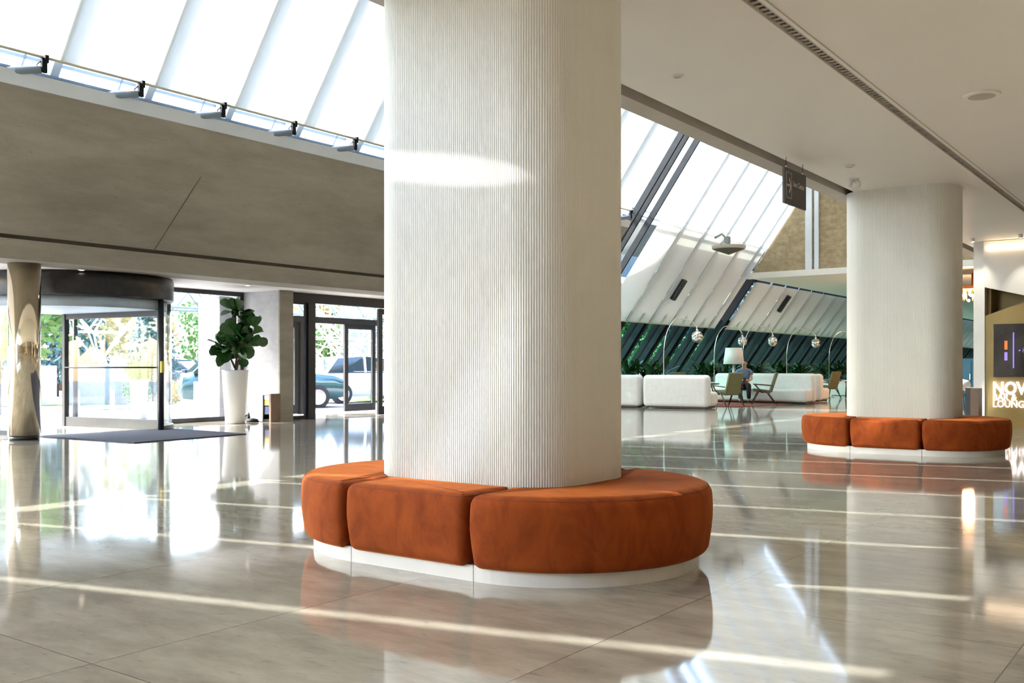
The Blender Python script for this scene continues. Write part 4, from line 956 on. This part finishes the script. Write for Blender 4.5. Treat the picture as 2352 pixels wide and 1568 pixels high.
# lattice structures
def lattice(x, y, z0, label, rz=0, R1=2.4, H=2.9, lev=3, seed=1):
    o = thing('lattice_column', label, 'space frame', (x, y, z0), rz, 'white tubular space frame columns outside')
    b_ = MB(); prev = [Vector((0,0,0))]
    for l in range(1, lev+1):
        n = 3+2*l; r = R1*l/lev; z = H*l/lev; cur = [Vector((r*math.cos(2*PI*i/n+.3*l), r*math.sin(2*PI*i/n+.3*l), z)) for i in range(n)]
        for i, p in enumerate(cur):
            b_.tube([p, cur[(i+1)%n]], .028, 6)
            ds = sorted(prev, key=lambda q: (q-p).length)[:2]
            for q in ds: b_.tube([p, q], .032, 6)
            if l > 1: b_.tube([p, cur[(i+2)%n]*.5+prev[i % len(prev)]*.5], .02, 6)
            b_.ball(p, .06, 8, 6)
        prev = cur
    b_.build('tubes', M['truss'], o); return o, prev
lattice(-28.3, 16.9, 1.25, 'white tubular lattice fanning out above the grey stone block outside')
lattice(-26.4, 24.6, -.03, 'white tubular lattice outside behind the sliding doors', .5, 3.0, 4.4, 4)
lattice(-31.0, 31.0, -.03, 'white tubular lattice outside, further off past the doors', .9, 3.0, 4.4, 4)
cn = thing('space_frame_canopy', 'grey green space frame truss of the canopy outside above the doors', 'canopy', (-26.5, 14, 2.9))
b_ = MB()
for xx in (0, 1.3):
    for zz in (0, .8): b_.tube([(xx*1.0-.0,1.5,zz),(xx,16,zz)], .04, 6)
y = 1.5
while y < 15:
    for xx in (0,1.3): b_.tube([(xx,y,0),(xx,y+.7,.8),(xx,y+1.4,0)], .03, 6)
    b_.tube([(0,y,0),(1.3,y+.7,0)], .025, 6).tube([(1.3,y+.7,0),(0,y+1.4,0)], .025, 6); y += 1.4
b_.build('truss', M['trussg'], cn); 
for yy in (7.0, 11.6, 15.5): MB().tube([(1.3,yy,-2.93),(1.3,yy,0)], .09, 12).build('post', M['truss'], cn)
# concrete pier outside the window by the fig
struct('pier_outside', MB().box(-18.5,-17.75,13.4,13.75,-.03,2.67), M['conc_lit'])

# trees
def tree_src(name, kind, seed):
    r_ = random.Random(seed); o = thing(name, 'x', 'tree', (0,0,0)); b_ = MB()
    if kind == 'con':
        for i in range(16): z = 1+i*.55; w = 2.3*(1-i/17)+.15; foliage(b_, (0,0,z), w, w, .45, 420, .15, r_)
        MB().lathe([(.16,0),(.05,9)], n=10).build('trunk', M['bark'], o); b_.build('crown', M['t3'], o)
    else:
        for i in range(9): foliage(b_, (r_.uniform(-1.6,1.6), r_.uniform(-1.6,1.6), 3.2+r_.uniform(-.8,3.2)), 1.5, 1.5, 1.2, 330, .20, r_)
        t_ = MB().tube([(0,0,0),(.05,.05,1.5),(0,.1,3.4)], [.20,.15,.10], 10)
        for i in range(5):
            a = i*1.3; t_.tube([(0,.08,2.2+.2*i),(1.2*math.cos(a),1.2*math.sin(a),4.2+.2*i)], .06, 6)
        t_.build('trunk', M['bark'], o); b_.build('crown', M['t1' if kind == 'gr' else 't2'], o)
    return o
tg = tree_src('broadleaf_tree', 'gr', 1); ta = tree_src('autumn_tree', 'au', 2); tc_ = tree_src('conifer_tree', 'con', 3)
spots = [(tc_, -37.5, 20.5, .95, 'blue green conifer outside behind the lattice and stone block'), (tc_, -29.5, 19.6, .45, 'small dark conifer outside near the drum\'s right side'), (tc_, -33, 21.6, .42, 'blue green conifer beside the dark blue car'),
 (ta, -47, 26, 1.1, 'yellow autumn tree far outside behind the window by the fig'), (ta, -56, 36, 1.2, 'yellow autumn tree far outside behind the lattice truss'), (ta, -52, 13, 1.2, 'pale autumn tree outside at the left frame edge'), (ta, -40, 38, 1.0, 'autumn tree outside past the sliding doors'),
 (tg, -42, 32, .8, 'green tree outside behind the white car'), (tg, -36.8, 34, .6, 'green tree outside right of the white car'), (tg, -50, 46, 1.4, 'big green tree far outside past the doors'),
 (tg, -23.5, 5.0, .9, 'green tree outside behind the leftmost skylight blinds'), (tg, -24.0, 11.6, .8, 'green tree showing as a blur through the fourth skylight blind'), (tg, -30, 1.5, 1.0, 'green tree outside left of the revolving door'),
 (tg, -22.8, 27.4, .6, 'light green tree outside the low sloping glazing, leftmost'), (tg, -25.4, 31.6, .6, 'green tree outside the low sloping glazing behind the leftmost arc lamp'), (tg, -24.5, 41, .8, 'green tree outside the low glazing behind the white lamp shade'),
 (tc_, -24.5, 46.5, .8, 'dark conifer outside the low sloping glazing behind the arc lamps'), (tc_, -25, 52, .9, 'dark conifer outside the far end of the low glazing'), (tc_, -25, 60, .9, 'dark conifer outside furthest along the low glazing')]
seen = set()
for i, (src, x, y, s_, lab) in enumerate(spots):
    if src.name not in seen: seen.add(src.name); t = src; t.location = (x,y,-.05); t.scale = (s_,)*3; t['label'] = lab
    else: t = dup(src, (x,y,-.05), i*1.1, lab, None, (s_,)*3)
    t['group'] = 'trees outside the building'
hd = thing('hedge', 'long loose green hedge outside the low part of the far sloping glazing', 'hedge', (-21.6, 30.6, -.03))
b_ = MB(); r_ = random.Random(21)
for i in range(30): foliage(b_, (r_.uniform(-.5,.5), .6+i*.95, 1.1+r_.uniform(-.1,.9)), .8, .8, 1.1, 170, .13, r_)
b_.build('foliage', M['t1'], hd); b_ = MB()
for i in range(15): b_.tube([(0,.8+i*1.9,0),(.1,.9+i*1.9,1.2)], .04, 6)
b_.build('stems', M['bark'], hd)
# flat unseen canopy added and shaped to shade the lower far glazing, dark building behind the trees
oc = thing('shade_canopy', 'flat slab added outside the far sloping glazing to cast a shadow on the blinds', 'canopy', (-13.8, 26, 5.36))
MB().prism([(0,-.9),(-.9,-1.4),(-1.6,-2.4),(-2.4,-4.6),(-4.6,-5.4),(-4.6,54),(0,54)], 0, .16).build('shade_slab', M['facade'], oc)
for yy in (0, 9, 18, 27, 36, 45): MB().lathe([(.10,-5.39),(.10,0)], (-4.3,yy,0), 12).build('post', M['mull'], oc)
nb = thing('neighbour_building', 'dark neighbouring building behind the trees beyond the far sloping glazing', 'building', (-32, 36, -.03))
MB().box(-3,3,-2.5,60,0,9).build('block', M['facade'], nb)
b_ = MB()
for i in range(24):
    for j in range(2): b_.box(3.0,3.05,-1.5+i*2.5,0+i*2.5,1.2+j*3.6,2.9+j*3.6)
put(b_.build('windows', M['cglass'], nb), kind='stuff')
